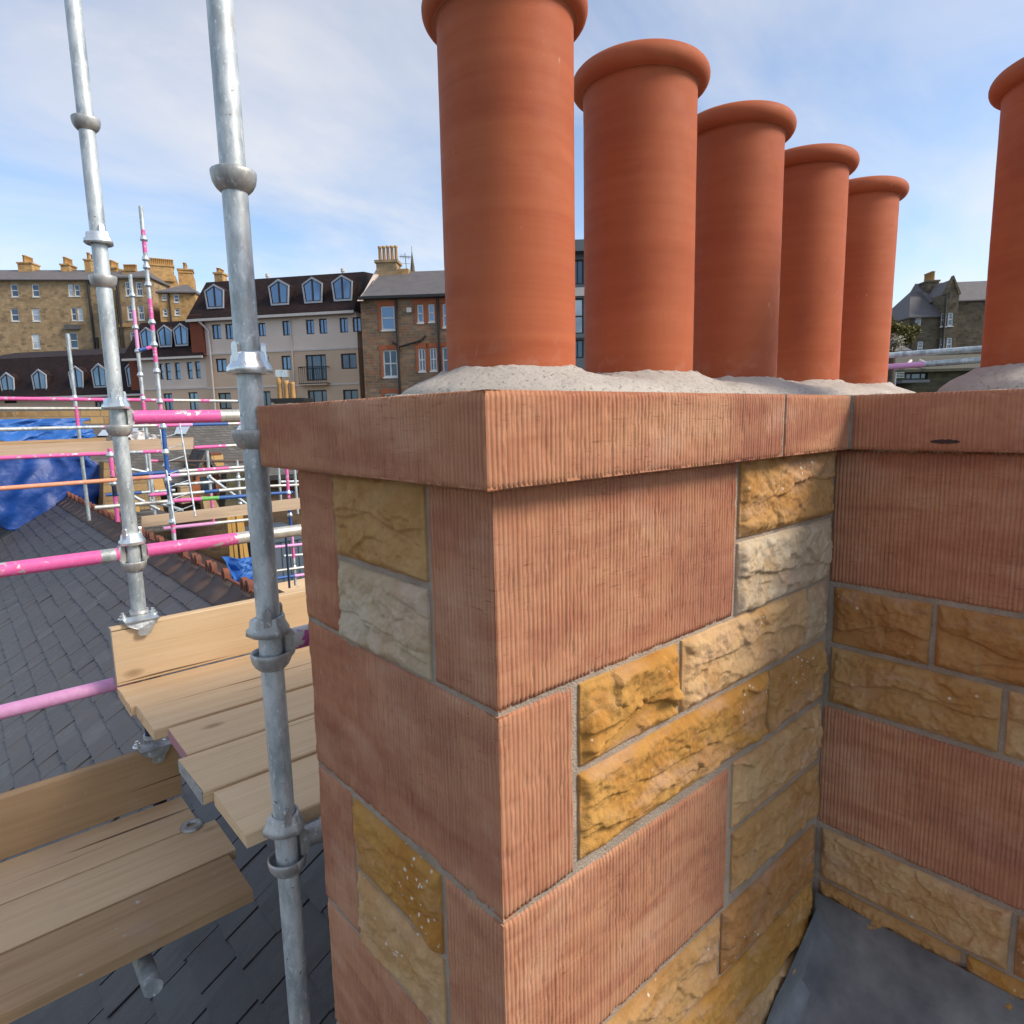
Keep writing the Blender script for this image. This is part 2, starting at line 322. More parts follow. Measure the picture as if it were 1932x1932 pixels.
def m_glass(name, base, metal=0.55, rough=0.06):
    t = NT(name); n = t.noise(0.6, 2)
    return t.done(t.mix(t.ramp(t.rnd(), 0.1, 0.9), t.mix(t.ramp(n, 0.35, 0.65), base, (base[0]*0.45, base[1]*0.5, base[2]*0.55)), (base[0]*0.7, base[1]*0.75, base[2]*0.8)), rough, t.bump(t.noise(0.7, 2), 0.04, 0.05), metal, 0.6)

STONE = m_sandstone(); RUB = m_rubble(); MORT = m_mortar(); HAUN = m_haunch(); TERRA = m_terracotta()
GALV = m_galv('galvanised_tube', (0.34, 0.385, 0.40), (0.62, 0.665, 0.67)); CAST = m_galv('forged_cup_steel', (0.34, 0.34, 0.33), (0.52, 0.52, 0.50), 0.6, (0.42, 0.65))
ZINC = m_galv('bright_zinc_plate', (0.62, 0.68, 0.70), (0.80, 0.84, 0.84), 0.8, (0.25, 0.45)); ALU = m_galv('pale_aluminium_tube', (0.48, 0.46, 0.40), (0.62, 0.60, 0.54), 0.5, (0.35, 0.55))
PINK = m_paint('pink_tube_paint', (0.72, 0.105, 0.34)); LPINK = m_paint('faded_pink_paint', (0.72, 0.30, 0.56), 0.66); BLUE = m_paint('blue_tube_paint', (0.025, 0.085, 0.30), 0.66)
NAVY = m_paint('navy_tube_paint', (0.012, 0.022, 0.06), 0.75); PURP = m_paint('worn_magenta_paint', (0.42, 0.07, 0.26), 0.52); GREEN = m_paint('green_tube_paint', (0.12, 0.36, 0.08), 0.7); ORNG = m_paint('orange_faded_paint', (0.72, 0.27, 0.16), 0.62)
WOOD = m_wood('scaffold_board_pine', (0.70, 0.485, 0.275), (0.78, 0.58, 0.365), (0.40, 0.25, 0.13)); WOODD = m_wood('old_board_pine', (0.40, 0.25, 0.13), (0.50, 0.33, 0.185), (0.28, 0.16, 0.08)); WOODY = m_wood('yellow_timber', (0.48, 0.28, 0.08), (0.58, 0.37, 0.13), (0.33, 0.18, 0.05), axis=2)
SLATE = m_slate()
WOODP = m_wood('greyed_board_pine', (0.44, 0.32, 0.215), (0.54, 0.41, 0.29), (0.32, 0.22, 0.14))
RIDGE = simple('weathered_ridge_tile', (0.125, 0.068, 0.054), (0.105, 0.093, 0.086), 9, 0.85, 0.5, 0.006, 60)
CREST = simple('orange_crest_clay', (0.26, 0.080, 0.040), (0.11, 0.05, 0.038), 12, 0.8, 0.3, 0.003)
GREYEND = simple('grey_board_end', (0.42, 0.44, 0.42), (0.25, 0.25, 0.24), 60, 0.7, 0.3, 0.002)
PINKEND = simple('pink_board_end', (0.52, 0.20, 0.25), (0.34, 0.27, 0.27), 55, 0.7, 0.3, 0.002)
STEELBAND = simple('dull_steel_band', (0.28, 0.29, 0.30), (0.40, 0.41, 0.41), 30, 0.5, 0.2, 0.001, metal=0.7)
DARKGAP = simple('dark_oil_stain', (0.035, 0.02, 0.018), (0.06, 0.03, 0.025), 60, 0.7, 0.2, 0.001)  # near-black: painted-in darkness of the lifting hole, also pot throats and roof deck

# ------------------------------------------------------------------ the ground
V = [(-2500, -2500, -12), (2500, -2500, -12), (2500, 2500, -12), (-2500, 2500, -12)]
tag(mesh('ground', V, [(0, 1, 2, 3)], simple('street_asphalt', (0.05, 0.05, 0.052), (0.075, 0.073, 0.07), 0.6, 0.9, 0.3, 0.02)), 'dark asphalt street and yards far below the roofs', kind='structure')

# ------------------------------------------------------------------ the chimney stack
OV = 0.04; BX = 1.085; YB = 0.648; ZB = -2.15
stack = tag(empty('chimney_stack', (0.5, 0.3, ZB)), 'rebuilt chimney stack of tooled red and hewn golden sandstone under terracotta pots', 'chimney')
OFF = np.array([0.5, 0.3, ZB])
def part_from(name, P_list, mat, color=None, smooth=True, parent=None):
    Vs = []; Qs = []; o = 0
    for P in P_list:
        R, Cn, _ = P.shape; idx = np.arange(R*Cn).reshape(R, Cn)+o
        Qs.append(np.stack([idx[:-1, :-1], idx[:-1, 1:], idx[1:, 1:], idx[1:, :-1]], -1).reshape(-1, 4)); Vs.append(P.reshape(-1, 3)-OFF); o += R*Cn
    ob = raw_mesh(name, np.concatenate(Vs), np.concatenate(Qs), mat, parent or stack, smooth)
    if color: ob.color = (*color, 1)
    return ob
class Face:
    """a wall plane: u runs along it, z up, h is proud of the plane"""
    def __init__(s, o, e, n): s.o = np.array(o, float); s.e = np.array(e, float); s.n = np.array(n, float)
    def P(s, U, Z, H): return s.o + U[..., None]*s.e + H[..., None]*s.n + Z[..., None]*np.array([0, 0, 1.0])
FRONT = Face((0, OV, 0), (1, 0, 0), (0, -1, 0)); LEFT = Face((OV, 0, 0), (0, -1, 0), (-1, 0, 0)); ARM = Face((BX, 0, 0), (0, -1, 0), (-1, 0, 0))
CF = Face((0, 0, 0), (1, 0, 0), (0, -1, 0)); CL = Face((0, 0, 0), (0, -1, 0), (-1, 0, 0)); CA = Face((1.05, 0, 0), (0, -1, 0), (-1, 0, 0))
_seed = [11]
def tooled(face, u0, u1, z0, z1, skirts='lrtb', period=0.0082, depth=0.0042, wear=0.25, step=0.00135, ramp=0.0016):
    """a panel of ashlar dressed with vertical droved flutes, real relief; skirts: sides turned back into the joint"""
    _seed[0] += 1; s = _seed[0]
    nu = max(8, int((u1-u0)/step)); nz = max(6, int((z1-z0)/0.008))
    u = np.linspace(u0, u1, nu); z = np.linspace(z0, z1, nz); U, Z = np.meshgrid(u, z)
    ph = U/period + 0.30*vnoise(U*9+s*3.1, Z*3.0, s) + 0.05*vnoise(U*40, Z*30+s, s+1) + 0.08*vnoise(U*90, Z*110, s+2) + 0.35*Z
    k = np.floor(ph); fr = ph-k
    prof = np.clip(1.5*np.sin(np.pi*fr), 0, 1)**0.85                       # rounded rib between narrow cuts
    rib = 0.80+0.36*vnoise(k*0.37+s*5.3, Z*9+k*3.7, s+2)+0.22*vnoise(k*1.7, Z*70, s+4)
    wearm = 1-.7*wear*sstep(-0.05, 0.22, fbm(U*4.3+s, Z*6.1+s*2, s+3, 3))
    H = depth*(prof*np.clip(rib, 0.1, 1.2)*wearm - 0.7) + 0.0009*fbm(U*22, Z*22, s+1, 3)
    chip = sstep(0.29, 0.36, fbm(U*60+s, Z*60, s+5, 2)); H = H - chip*depth*0.3
    e = np.minimum(np.minimum(np.where('l' in skirts, U-u0, 9), np.where('r' in skirts, u1-U, 9)), np.minimum(Z-z0, z1-Z))
    H = H - 0.0018*(1-sstep(0, ramp*2.2, e)) - 0.0016*sstep(0.12, 0.3, fbm(U*45+9, Z*45, s+6, 2))*(1-sstep(0, 0.006, e))
    for sd, col in (('l', 0), ('r', -1)):
        if sd not in skirts: H[:, col] = -0.0004
    chz = .0006+0*Z
    for sd, ue, sg in (('l', u0, 1), ('r', u1, -1)):                           # knocked arris where two faces meet
        if sd not in skirts: g = np.exp(-(np.abs(U-ue)/.0035)**2); H = H-chz*g; U = U+sg*chz*g
    P = face.P(U, Z, H)
    D = 0.022
    if 'l' in skirts: a = face.P(U[:, :1], Z[:, :1], H[:, :1]*0-D); P = np.concatenate([a, P], 1)
    if 'r' in skirts: a = face.P(U[:, -1:], Z[:, -1:], H[:, -1:]*0-D); P = np.concatenate([P, a], 1)
    ez_ = np.array([0, 0, .0005 if 'l' in skirts and 'r' not in skirts else .0011]); bot = P[:1] - D*face.n + ez_; top = P[-1:] - D*face.n - ez_
    return np.concatenate([bot, P, top], 0)
def hewn(face, u0, u1, z0, z1, proud=0.010, amp=0.50, step=0.0026):
    """a rock-faced rubble stone with facets, clefts and a ragged outline"""
    _seed[0] += 1; s = _seed[0]; rg = np.random.RandomState(s*13+5)
    nu = max(10, int((u1-u0)/step)); nz = max(10, int((z1-z0)/step)); a = np.linspace(0, 1, nu); b = np.linspace(0, 1, nz); A, B = np.meshgrid(a, b)
    L = u1-u0; Hh = z1-z0
    # ragged outline
    U = u0+A*L + (0.0020*(1-A)*fbm(B*Hh*30+s, A*0+s*1.7, s, 3) - 0.0020*A*fbm(B*Hh*30, A*0+s*3.3, s+1, 3))
    Z = z0+B*Hh + (0.0020*(1-B)*fbm(A*L*26+s, B*0+2.2*s, s+2, 3) - 0.0020*B*fbm(A*L*26, B*0+4.1*s, s+3, 3))
    e = np.minimum(np.minimum(A, 1-A)*L, np.minimum(B, 1-B)*Hh)
    # facets: nearest warped seed decides the tilted plane
    K = max(7, int(L*Hh/0.0024)); pu = rg.rand(K)*L; pz = rg.rand(K)*Hh; tu = rg.uniform(-.22, .22, K); tz = rg.uniform(-.34, .22, K); pb = rg.uniform(-.35, .35, K)
    wu = A*L+0.020*fbm(A*L*18+s, B*Hh*18, s+4, 3); wz = B*Hh+0.020*fbm(A*L*18, B*Hh*18+s, s+5, 3)
    D = np.stack([((wu-pu[i])*0.8)**2+((wz-pz[i])*1.3)**2 for i in range(K)]); w = np.exp(-(D-D.min(0))/(0.00005)); w /= w.sum(0)
    F = sum(w[i]*(tu[i]*(wu-pu[i])+tz[i]*(wz-pz[i])+pb[i]*0.011) for i in range(K))
    # one or two bedding clefts: everything under the line steps back
    cle = 0
    for j in range(2 if Hh > 0.1 else 1):
        v0 = rg.uniform(0.22, 0.55)*Hh; ln = v0+0.030*fbm(A*L*7+j*5+s, A*0+j*9.1, s+6, 3)+ (A-0.5)*L*rg.uniform(-.12, .12)
        ext = sstep(0.0, 0.25, vnoise(A*L*5+s*1.3+j*7, A*0+s, s+7)+0.12)
        cle = cle - 0.0115*ext*(1-sstep(-0.0012, 0.0012, B*Hh-ln))*sstep(-0.05, -0.006, B*Hh-ln)
    H = proud*(0.35+0.65*sstep(0.0, 0.016, e)) + amp*(F + cle + 0.012*fbm(A*L*13+s, B*Hh*15+s, s+1, 2)) + 0.0050*fbm(A*L*48, B*Hh*48+s, s+2, 4, 0.66)
    H = np.maximum(H, 0.0015)*sstep(-0.004, 0.009, e) + 0.0
    P = face.P(U, Z, H)
    D2 = 0.02
    P = np.concatenate([P[:, :1]-D2*face.n, P, P[:, -1:]-D2*face.n], 1); P = np.concatenate([P[:1]-D2*face.n, P, P[-1:]-D2*face.n], 0)
    return P
OCH = (0.51, 0.305, 0.130); GOLD = (0.52, 0.285, 0.085); BUFF = (0.60, 0.395, 0.205); CREAM = (0.57, 0.475, 0.35); TAN = (0.58, 0.375, 0.19); BRN = (0.46, 0.24, 0.095); GREYB = (0.50, 0.39, 0.26)
def dressed(panels): return part_from('dressed_stone', panels, STONE)
def rubble(face, u0, u1, z0, z1, c, **k): return part_from('hewn_stone', [hewn(face, u0, u1, z0, z1, **k)], RUB, c)
# coping course (the projecting cornice)
HC = 0.12
def coping_body(mb, x0, x1, y0, y1): mb.box((x0+.0035, y0+.0035, 0.0005), (x1-.0035, y1-.0035, HC-.0005)); return mb
def coping(x0, x1, y0, y1, panels, wear=.35):
    o = part_from('coping_stone', panels, STONE)
    b = MB(); b.box((x0+.002, y0+.002, 0.0012), (x1-.002, y1-.002, HC-.0012)); b.V = [tuple(np.array(v)-OFF) for v in b.V]
    b.build('stone_bed', STONE, o)
    return o
coping(0, .738, 0, .73, [tooled(CF, 0, .738, 0, HC, 'rtb', wear=.03, depth=.0042), tooled(CL, -.73, 0, 0, HC, 'ltb', wear=.3)])
coping(.748, 1.047, 0, .73, [tooled(CF, .748, 1.047, 0, HC, 'lrtb')])
coping(1.05, 2.26, .006, .73, [tooled(Face((2.26, 0, 0), (0, 1, 0), (1, 0, 0)), .006, .73, 0, HC, 'lrtb', step=.004)])
arm_c = coping(1.05, 1.80, -.86, -.004, [tooled(CA, .004, .86, 0, HC, 'lrtb', wear=.45, depth=.0028)])
b = MB(); b.add([(1.0505-.0022+0*i, -.185+.026*math.cos(i*math.pi/12), .020+.0042*math.sin(i*math.pi/12)*(1+.25*math.sin(3*i))) for i in range(24)] + [(1.056, -.185+.026*math.cos(i*math.pi/12), .020+.0042*math.sin(i*math.pi/12)) for i in range(24)],
        [tuple(range(24)), tuple(range(47, 23, -1))]+[(i, 24+i, 24+(i+1) % 24, (i+1) % 24) for i in range(24)])
b.V = [tuple(np.array(v)-OFF) for v in b.V]; b.build('oil_stain', DARKGAP, arm_c)  # slightly proud disc: painted-in darkness of a lifting hole that isn't cut
# body courses, measured joints
J = .0115
c0, c1, c2, c3, c4, c5 = -.003, -.3055, -.3140, -.6185, -.6270, -.938
dressed([tooled(FRONT, OV, .641, c1, c0, 'rtb', wear=.25), tooled(LEFT, -.187, -OV, c1, c0, 'ltb')])
dressed([tooled(LEFT, -YB, -.497, c1, c0, 'lrtb', wear=.5)])
dressed([tooled(FRONT, OV, .186, c3, c2, 'rtb'), tooled(LEFT, -YB, -OV, c3-.003, c2-.0005, 'ltb', wear=.75)])
dressed([tooled(FRONT, OV, .643, c5, c4, 'rtb', wear=.6), tooled(LEFT, -.184, -OV, c5, c4-.004, 'ltb')])
dressed([tooled(LEFT, -YB, -.497, c5, c4-.004, 'lrtb', wear=.5)])
dressed([tooled(ARM, -.041, .78, -.318, c0, 'rtb', wear=.45)])
dressed([tooled(ARM, -.041, .78, -.946, -.634, 'rtb', wear=.5)])
rubble(FRONT, .6515, 1.070, -.1525, c0, OCH); rubble(FRONT, .6510, 1.070, c1, -.1625, CREAM)
rubble(FRONT, .201, .4545, -.4455, c2, GOLD, proud=.014, amp=.95); rubble(FRONT, .469, .955, -.4465, c2+.001, BUFF); rubble(FRONT, .9655, 1.062, -.4475, c2+.002, GREYB, amp=.35)
rubble(FRONT, .199, .787, -.6035, -.4605, GOLD, proud=.011); rubble(FRONT, .7975, 1.066, -.6045, -.4625, OCH)
rubble(FRONT, .659, 1.064, -.766, -.6235, TAN); rubble(FRONT, .664, 1.066, -.917, -.781, OCH)
rubble(LEFT, -.484, -.197, -.152, c0, OCH, amp=.33); rubble(LEFT, -.4845, -.198, c1-.003, -.165, CREAM, amp=.36)
rubble(LEFT, -.484, -.197, -.776, c4-.008, GOLD, amp=.35); rubble(LEFT, -.484, -.197, -.936, -.789, BUFF)
rubble(ARM, -.028, .1745, -.4665, -.3305, BRN); rubble(ARM, .187, .60, -.4665, -.3305, BRN); rubble(ARM, -.028, .31, -.619, -.481, OCH); rubble(ARM, .322, .78, -.619, -.481, TAN); rubble(ARM, .612, .78, -.4665, -.3305, OCH)
# the courses below the picture go on in the same bond
z = -.948
for row in range(4):
    if row % 2 == 0:
        dressed([tooled(FRONT, OV, .186, z-.30, z, 'rtb', step=.0014), tooled(LEFT, -YB, -OV, z-.30, z, 'ltb', step=.0014)])
        rubble(FRONT, .199, .62, z-.143, z, OCH); rubble(FRONT, .632, 1.066, z-.143, z, BRN); rubble(FRONT, .199, .45, z-.30, z-.155, BUFF); rubble(FRONT, .462, 1.066, z-.30, z-.155, GOLD)
        rubble(ARM, -.028, .36, z-.143, z-.01, TAN); rubble(ARM, -.028, .28, z-.30, z-.155, OCH); rubble(ARM, .372, .78, z-.143, z-.01, BRN); rubble(ARM, .292, .78, z-.30, z-.155, GOLD)
    else:
        dressed([tooled(FRONT, OV, .643, z-.30, z, 'rtb', step=.0014), tooled(LEFT, -.184, -OV, z-.30, z, 'ltb', step=.0014)])
        dressed([tooled(LEFT, -YB, -.497, z-.30, z, 'lrtb', step=.0014)]); dressed([tooled(ARM, -.041, .78, z-.30, z, 'rtb', step=.0014)])
        rubble(FRONT, .655, 1.066, z-.143, z, BUFF); rubble(FRONT, .655, 1.066, z-.30, z-.155, OCH); rubble(LEFT, -.484, -.197, z-.143, z, TAN); rubble(LEFT, -.484, -.197, z-.30, z-.155, GOLD)
    z -= .312
b = MB(); b.box((OV+.0035, OV+.0035, ZB), (2.12, YB-.002, -.0015)); b.box((BX+.0035, -.78, ZB), (1.76, OV+.02, -.0018)); b.V = [tuple(np.array(v)-OFF) for v in b.V]
b.build('mortar_core', MORT, stack)
b = MB(); b.box((.7385, .0045, .001), (.7475, .72, HC-.001)); b.V = [tuple(np.array(v)-OFF) for v in b.V]; b.build('mortar_joint', MORT, stack)
b = MB(); b.box((1.042, .0015, .001), (1.0498, .006, HC-.001)); b.box((1.0502, -.0042, .001), (1.06, .0062, HC-.001)); b.V = [tuple(np.array(v)-OFF) for v in b.V]; b.build('mortar_joint', MORT, stack)
LEAD = simple('grey_lead_flashing', (0.12, 0.125, 0.135), (0.34, 0.34, 0.34), 7, 0.55, 0.3, 0.004, 40, metal=0.3)
def zroof(x): return -1.25-abs(1.179-x)*math.tan(math.radians(32))
xs = np.linspace(OV-.006, BX, 24); nrm = np.array([math.sin(math.radians(32)), 0, math.cos(math.radians(32))])
P = np.stack([np.stack([[x, OV-.016, zroof(x)+.15+.012*(i % 6 == 0)] for i, x in enumerate(xs)]), np.stack([[x, OV-.019, zroof(x)+.035] for x in xs]), np.stack([[x-.004, OV-.05, zroof(x)+.026] for x in xs]), np.stack([[x-.008, OV-.20, zroof(x)+.022] for x in xs])])
part_from('lead_flashing', [P], LEAD)
ys = np.linspace(OV-.02, YB+.02, 16); P = np.stack([np.stack([[OV-.012, y, zroof(OV)+.12] for y in ys]), np.stack([[OV-.016, y, zroof(OV)+.04] for y in ys]), np.stack([[OV-.18, y, zroof(OV-.18)+.024] for y in ys])]); part_from('lead_flashing', [P[:, ::-1]], LEAD)
ys = np.linspace(-.80, OV-.01, 20); P = np.stack([np.stack([[BX-.016, y, zroof(BX)+.18] for y in ys]), np.stack([[BX-.019, y, zroof(BX)+.06] for y in ys]), np.stack([[BX-.10, y, zroof(BX-.10)+.030] for y in ys]), np.stack([[BX-.26, y, zroof(BX-.26)+.024] for y in ys])]); part_from('lead_flashing', [P[:, ::-1]], LEAD)
# haunching: cement mounded round the pots
PX = [.338, .719, 1.102, 1.485, 1.868]; PY = .335; AP = (1.40, -.275)
def haunch(name, x0, x1, y0, y1, cen, step, peak):
    nx = int((x1-x0)/step); ny = int((y1-y0)/step); X, Y = np.meshgrid(np.linspace(x0, x1, nx), np.linspace(y0, y1, ny))
    a0 = np.array(cen[0]); a1 = np.array(cen[-1]); ab = a1-a0; L2 = (ab**2).sum()
    tt = np.clip(((X-a0[0])*ab[0]+(Y-a0[1])*ab[1])/L2, 0, 1); dd = np.hypot(X-a0[0]-tt*ab[0], Y-a0[1]-tt*ab[1])
    near = np.min(np.stack([np.hypot(X-cx, Y-cy) for cx, cy in cen]), 0)
    wob = .016*fbm(X*5+3, Y*5, 5, 3)
    t = np.clip((dd+wob-.112)/.098, 0, 1); H = np.sqrt(np.clip(1-t**2.3, 0, 1))*(1-.30*sstep(.10, .20, near))
    H = H*peak + .005*fbm(X*8, Y*8, 2, 3) + .0016*fbm(X*60, Y*60, 3, 4, .6) + .0035*vnoise(X*9+Y*4, Y*34-X*6, 6)
    e = np.minimum(np.minimum(X-x0, x1-X), np.minimum(Y-y0, y1-Y)); H = np.maximum(H, 0)*sstep(0, .012, e)
    for (cx, cy) in cen:                                                     # a little lip where it was struck against the pot
        r = np.hypot(X-cx, Y-cy); H = H + .004*np.exp(-((r-.128)/.010)**2)*(1+1.6*fbm(np.arctan2(Y-cy, X-cx)*5, r*0+cx*9, 4, 3))
    P = np.stack([X, Y, HC-.0008+H], -1)
    return part_from(name, [P], HAUN)
haunch('cement_haunching', .012, 2.24, .012, .705, [(x, PY) for x in PX], .0042, .055)
haunch('cement_haunching', 1.062, 1.79, -.85, -.012, [AP, (1.40, -.66)], .006, .056)

# chimney pots
def pot(x, y, z0, top, label, tilt=0):
    o = tag(empty('chimney_pot', (x, y, z0)), label, 'chimney pot', 'terracotta chimney pots')
    R = .1195; h = top-z0; n = 96; prof = []
    rows = 70
    T = np.linspace(0, 2*np.pi, n, endpoint=False); zz = np.linspace(-.05, h-.045, rows)
    TT, ZZ = np.meshgrid(np.append(T, 2*np.pi), zz)
    Rr = R + .0004*vnoise(TT*0+x*50, ZZ*38, 2) + .0006*vnoise(np.sin(TT)*2+x*9, ZZ*6, 3)
    P = np.stack([Rr*np.cos(TT), Rr*np.sin(TT), ZZ], -1)
    raw = grid_mesh('barrel', P, TERRA, o)
    mb = MB(); pr = [(R-.001, h-.047), (R+.004, h-.044)]
    for i in range(13): a = -math.pi/2+math.pi*i/12*1.05; pr.append((R+.004+.021*math.cos(a)*1.0, h-.022+.022*math.sin(a)))
    pr += [(R-.010, h-.001), (R-.021, h-.006), (R-.023, h-.05), (R-.024, h-.35)]
    mb.lathe((0, 0, 0), pr, 72); mb.build('rim', TERRA, o)
    mb = MB(); mb.lathe((0, 0, 0), [(R-.0245, h-.349), (.001, h-.349)], 48); mb.build('flue_throat', MATS['dark_oil_stain'], o)
    o.rotation_euler = (tilt*.4, tilt, x)
    return o
PL = ['largest terracotta chimney pot, at the left end of the row over the stack corner', 'second terracotta chimney pot from the left, beside the gap of sky', 'middle terracotta chimney pot of the row of five',
      'fourth terracotta chimney pot from the left in the row', 'farthest terracotta chimney pot of the row, its roll rim showing']
for i, x in enumerate(PX): pot(x, PY, .168, .803, PL[i], [.002, -.003, .004, .002, -.006][i])
pot(AP[0], AP[1], .168, .803, 'terracotta chimney pot on the right-hand arm of the stack, right edge', .003)

# ------------------------------------------------------------------ near scaffold
R0 = .02415
S1 = np.array([-.006, 2.045]); S2 = np.array([.003, .760])
scaf = tag(empty('scaffold', (S2[0], S2[1], -1.9)), 'galvanised cup-lock scaffold with pink painted ledgers beside the chimney stack', 'scaffold')
SO = np.array([S2[0], S2[1], -1.9])
def sub(mb): mb.V = [tuple(np.array(v)-SO) for v in mb.V]; return mb
def seg_tube(name, p0, p1, segs, parent, r=R0, n=24, off=None, bands=()):
    """one tube, painted in lengths: segs = [(end fraction, material)]"""
    p0 = np.array(p0, float); p1 = np.array(p1, float); mb = MB(); mats = []; t0 = 0
    for (t1, m) in segs:
        if m not in mats: mats.append(m)
        mb.mi = mats.index(m); mb.cyl(p0+(p1-p0)*t0, p0+(p1-p0)*t1, r, n, caps=True); t0 = t1
    o = off if off is not None else np.zeros(3); mb.V = [tuple(np.array(v)-o) for v in mb.V]
    return mb.build(name, None, parent, mats)
def bottom_cup(c, z, parent, s=1.0):
    mb = MB(); mb.lathe((c[0], c[1], z), [(R0+.0005, -.020), (.0275, -.019), (.0345, -.012), (.0400, -.002), (.0422, .010), (.0425, .017), (.0412, .019), (.0385, .019), (.0375, .010), (.034, .002), (R0+.0005, -.004)], 40)
    return sub(mb).build('bottom_cup', CAST, parent)
def top_cup(c, z, parent, rot=0.0, mat=None):
    """sliding locking cup: tapered ring with three cam lugs and an upright tongue"""
    mb = MB(); n = 60; V = []; F = []
    prof = [(R0+.0012, .020), (.0305, .021), (.0330, .017), (.0345, .004), (.0415, -.006), (.0425, -.018), (.0405, -.0195), (.036, -.0195), (.034, -.004), (R0+.0012, .002)]
    for k, (r, zz) in enumerate(prof):
        for i in range(n):
            t = 2*math.pi*i/n; cam = max(0, math.sin(3*(t-rot)))**3; rr = r+(.0055*cam if 1 <= k <= 5 else 0); dz = (.004*math.sin(t-rot) if k in (1, 2, 3) else 0)
            V.append((c[0]+rr*math.cos(t), c[1]+rr*math.sin(t), z+zz+dz))
    for k in range(len(prof)-1):
        for i in range(n): j = (i+1) % n; F.append((k*n+i, k*n+j, k*n+n+j, k*n+n+i))
    mb.add(V, F, True); o = sub(mb).build('locking_cup', mat or ZINC, parent)
    for a in (rot, rot+2.4):
        q = MB(); ca, sa = math.cos(a), math.sin(a)
        q.prism([(-.008, -.004), (.008, -.006), (.0075, .028), (.004, .034), (-.004, .034), (-.0075, .028)], .0255, .0345, lambda u, v, w: (c[0]+w*ca-u*sa, c[1]+w*sa+u*ca, z+.008+v))
        sub(q); q.V = [v for v in q.V]; q.build('lug', mat or ZINC, o)
    return o
def blade(c, z, d, parent):
    """forged ledger end seated in the cup"""
    mb = MB(); d = np.array(d, float); p = np.array([-d[1], d[0], 0])
    C0 = np.array([c[0], c[1], z])
    prof = [(-.030, .0), (-.018, .0375), (.018, .0375), (.030, .0)]
    poly = [(R0+.002, -.028), (R0+.012, -.033), (R0+.020, -.026), (R0+.026, -.012), (R0+.026, .012), (R0+.020, .026), (R0+.012, .033), (R0+.002, .028)]
    mb.prism(poly, -.018, .018, lambda u, v, w: tuple(C0+d*u+p*w+np.array([0, 0, v])))
    return sub(mb).build('ledger_end', CAST, parent)
def std(c, z0, z1, segs): return seg_tube('standard', (c[0], c[1], z0), (c[0], c[1], z1), segs, scaf, off=SO)
t1 = std(S1, -1.9, 1.75, [((1.9-.86)/3.65, NAVY), (1, GALV)]); t2 = std(S2, -1.9, 1.75, [(1, GALV)])
for z_ in (.575, .072, -.418, -.905, 1.075): bottom_cup(S1, z_, t1)
for z_ in (.716, .166, -.318): top_cup(S1, z_, t1, 4.2+z_)
for z_ in (.552, .055, -.420, -.905, 1.055): bottom_cup(S2, z_, t2)
for z_, ro, m_ in ((.205, 3.6, ZINC), (-.343, 4.3, CAST), (-.800, 4.6, CAST)): top_cup(S2, z_, t2, ro, m_)
def ledger(c, z, x1, segs, name='ledger'):
    p0 = (c[0]+R0+.020, c[1], z); o = seg_tube(name, p0, (x1, c[1], z), segs, scaf, off=SO); blade(c, z, (1, 0, 0), o); return o
ledger(S1, .117, 1.25, [(.245, PINK), (1, ALU)]); ledger(S1, -.368, 1.25, [(.265, PINK), (1, ALU)])
o = seg_tube('ledger', (-1.30, S1[1], -.368), (S1[0]-R0-.02, S1[1], -.368), [(.955, PINK), (.991, GALV), (1, PINK)], scaf, off=SO); blade(S1, -.368, (-1, 0, 0), o)
ledger(S1, -.868, 1.25, [(1, GALV)]); o = seg_tube('ledger', (-1.30, S1[1], -.840), (S1[0]-R0-.02, S1[1], -.840), [(1, LPINK)], scaf, off=SO); blade(S1, -.84, (-1, 0, 0), o)
ledger(S2, -.386, 1.9, [(.30, PURP), (1, GALV)]); ledger(S2, -.861, 1.9, [(1, CAST)])
S3 = np.array([1.25+.045, S1[1]]); t3 = std(S3, -1.35, .10, [(1, GALV)]); S4 = np.array([1.95, S2[1]])
for zz in (-.88, ):   # transoms under the boards
    for xx in (.16, 1.1): seg_tube('transom', (xx, .80, zz-.03), (xx, 1.94, zz-.03), [(1, GALV)], scaf, off=SO)
for xx in (-.22, -1.2): seg_tube('transom', (xx, 1.2, -1.40), (xx, 1.99, -1.40), [(1, GALV)], scaf, off=SO)
# toe-board clips on the standards
def clip(name, z, w, label):
    o = tag(empty(name, (-.018, 1.944, z)), label, 'clip', 'toe board clips')
    poly = [(-.054, .000), (-.046, -.012), (-.028, -.022), (-.016, -.027), (-.020, -.044), (-.012, -.052), (.014, -.053), (.024, -.042), (.030, -.028), (.044, -.016), (.054, .000)]
    mb = MB(); n = len(poly)
    V = []
    for d in (0, .0045):
        for (u, v) in poly: V.append((u*w, -.010+d-.010*math.cos(u*28)+.006, v))
    mb.add(V, [tuple(range(n)), tuple(range(2*n-1, n-1, -1))]+[(i, n+i, n+(i+1) % n, (i+1) % n) for i in range(n)], False)
    mb.box((-.054*w, -.012, -.001), (.054*w, .060, .0035)); mb.build('plate', ZINC if 'bright' in label else CAST, o)
    for sx in (-.050, .046):
        q = MB(); q.cyl((sx, .050, .0035), (sx, .050, .016), .011, 6); q.cyl((sx, .050, .016), (sx, .050, .026), .0055, 12); q.lathe((sx, .050, .0038), [(.0155, 0), (.0155, .003), (.011, .0031)], 20); q.build('bolt', ZINC, o)
    mb = MB(); mb.lathe((.012, .101, -.002), [(R0+.001, -.018), (R0+.007, -.018), (R0+.007, .018), (R0+.001, .018)], 28); mb.build('band', CAST, o)
    return o
clip('toe_board_clip', -.597, 1.0, 'bright zinc toe board clip at the foot of the left pole')
clip('toe_board_clip', -1.083, .95, 'dull grey toe board clip on the lower board below the deck')

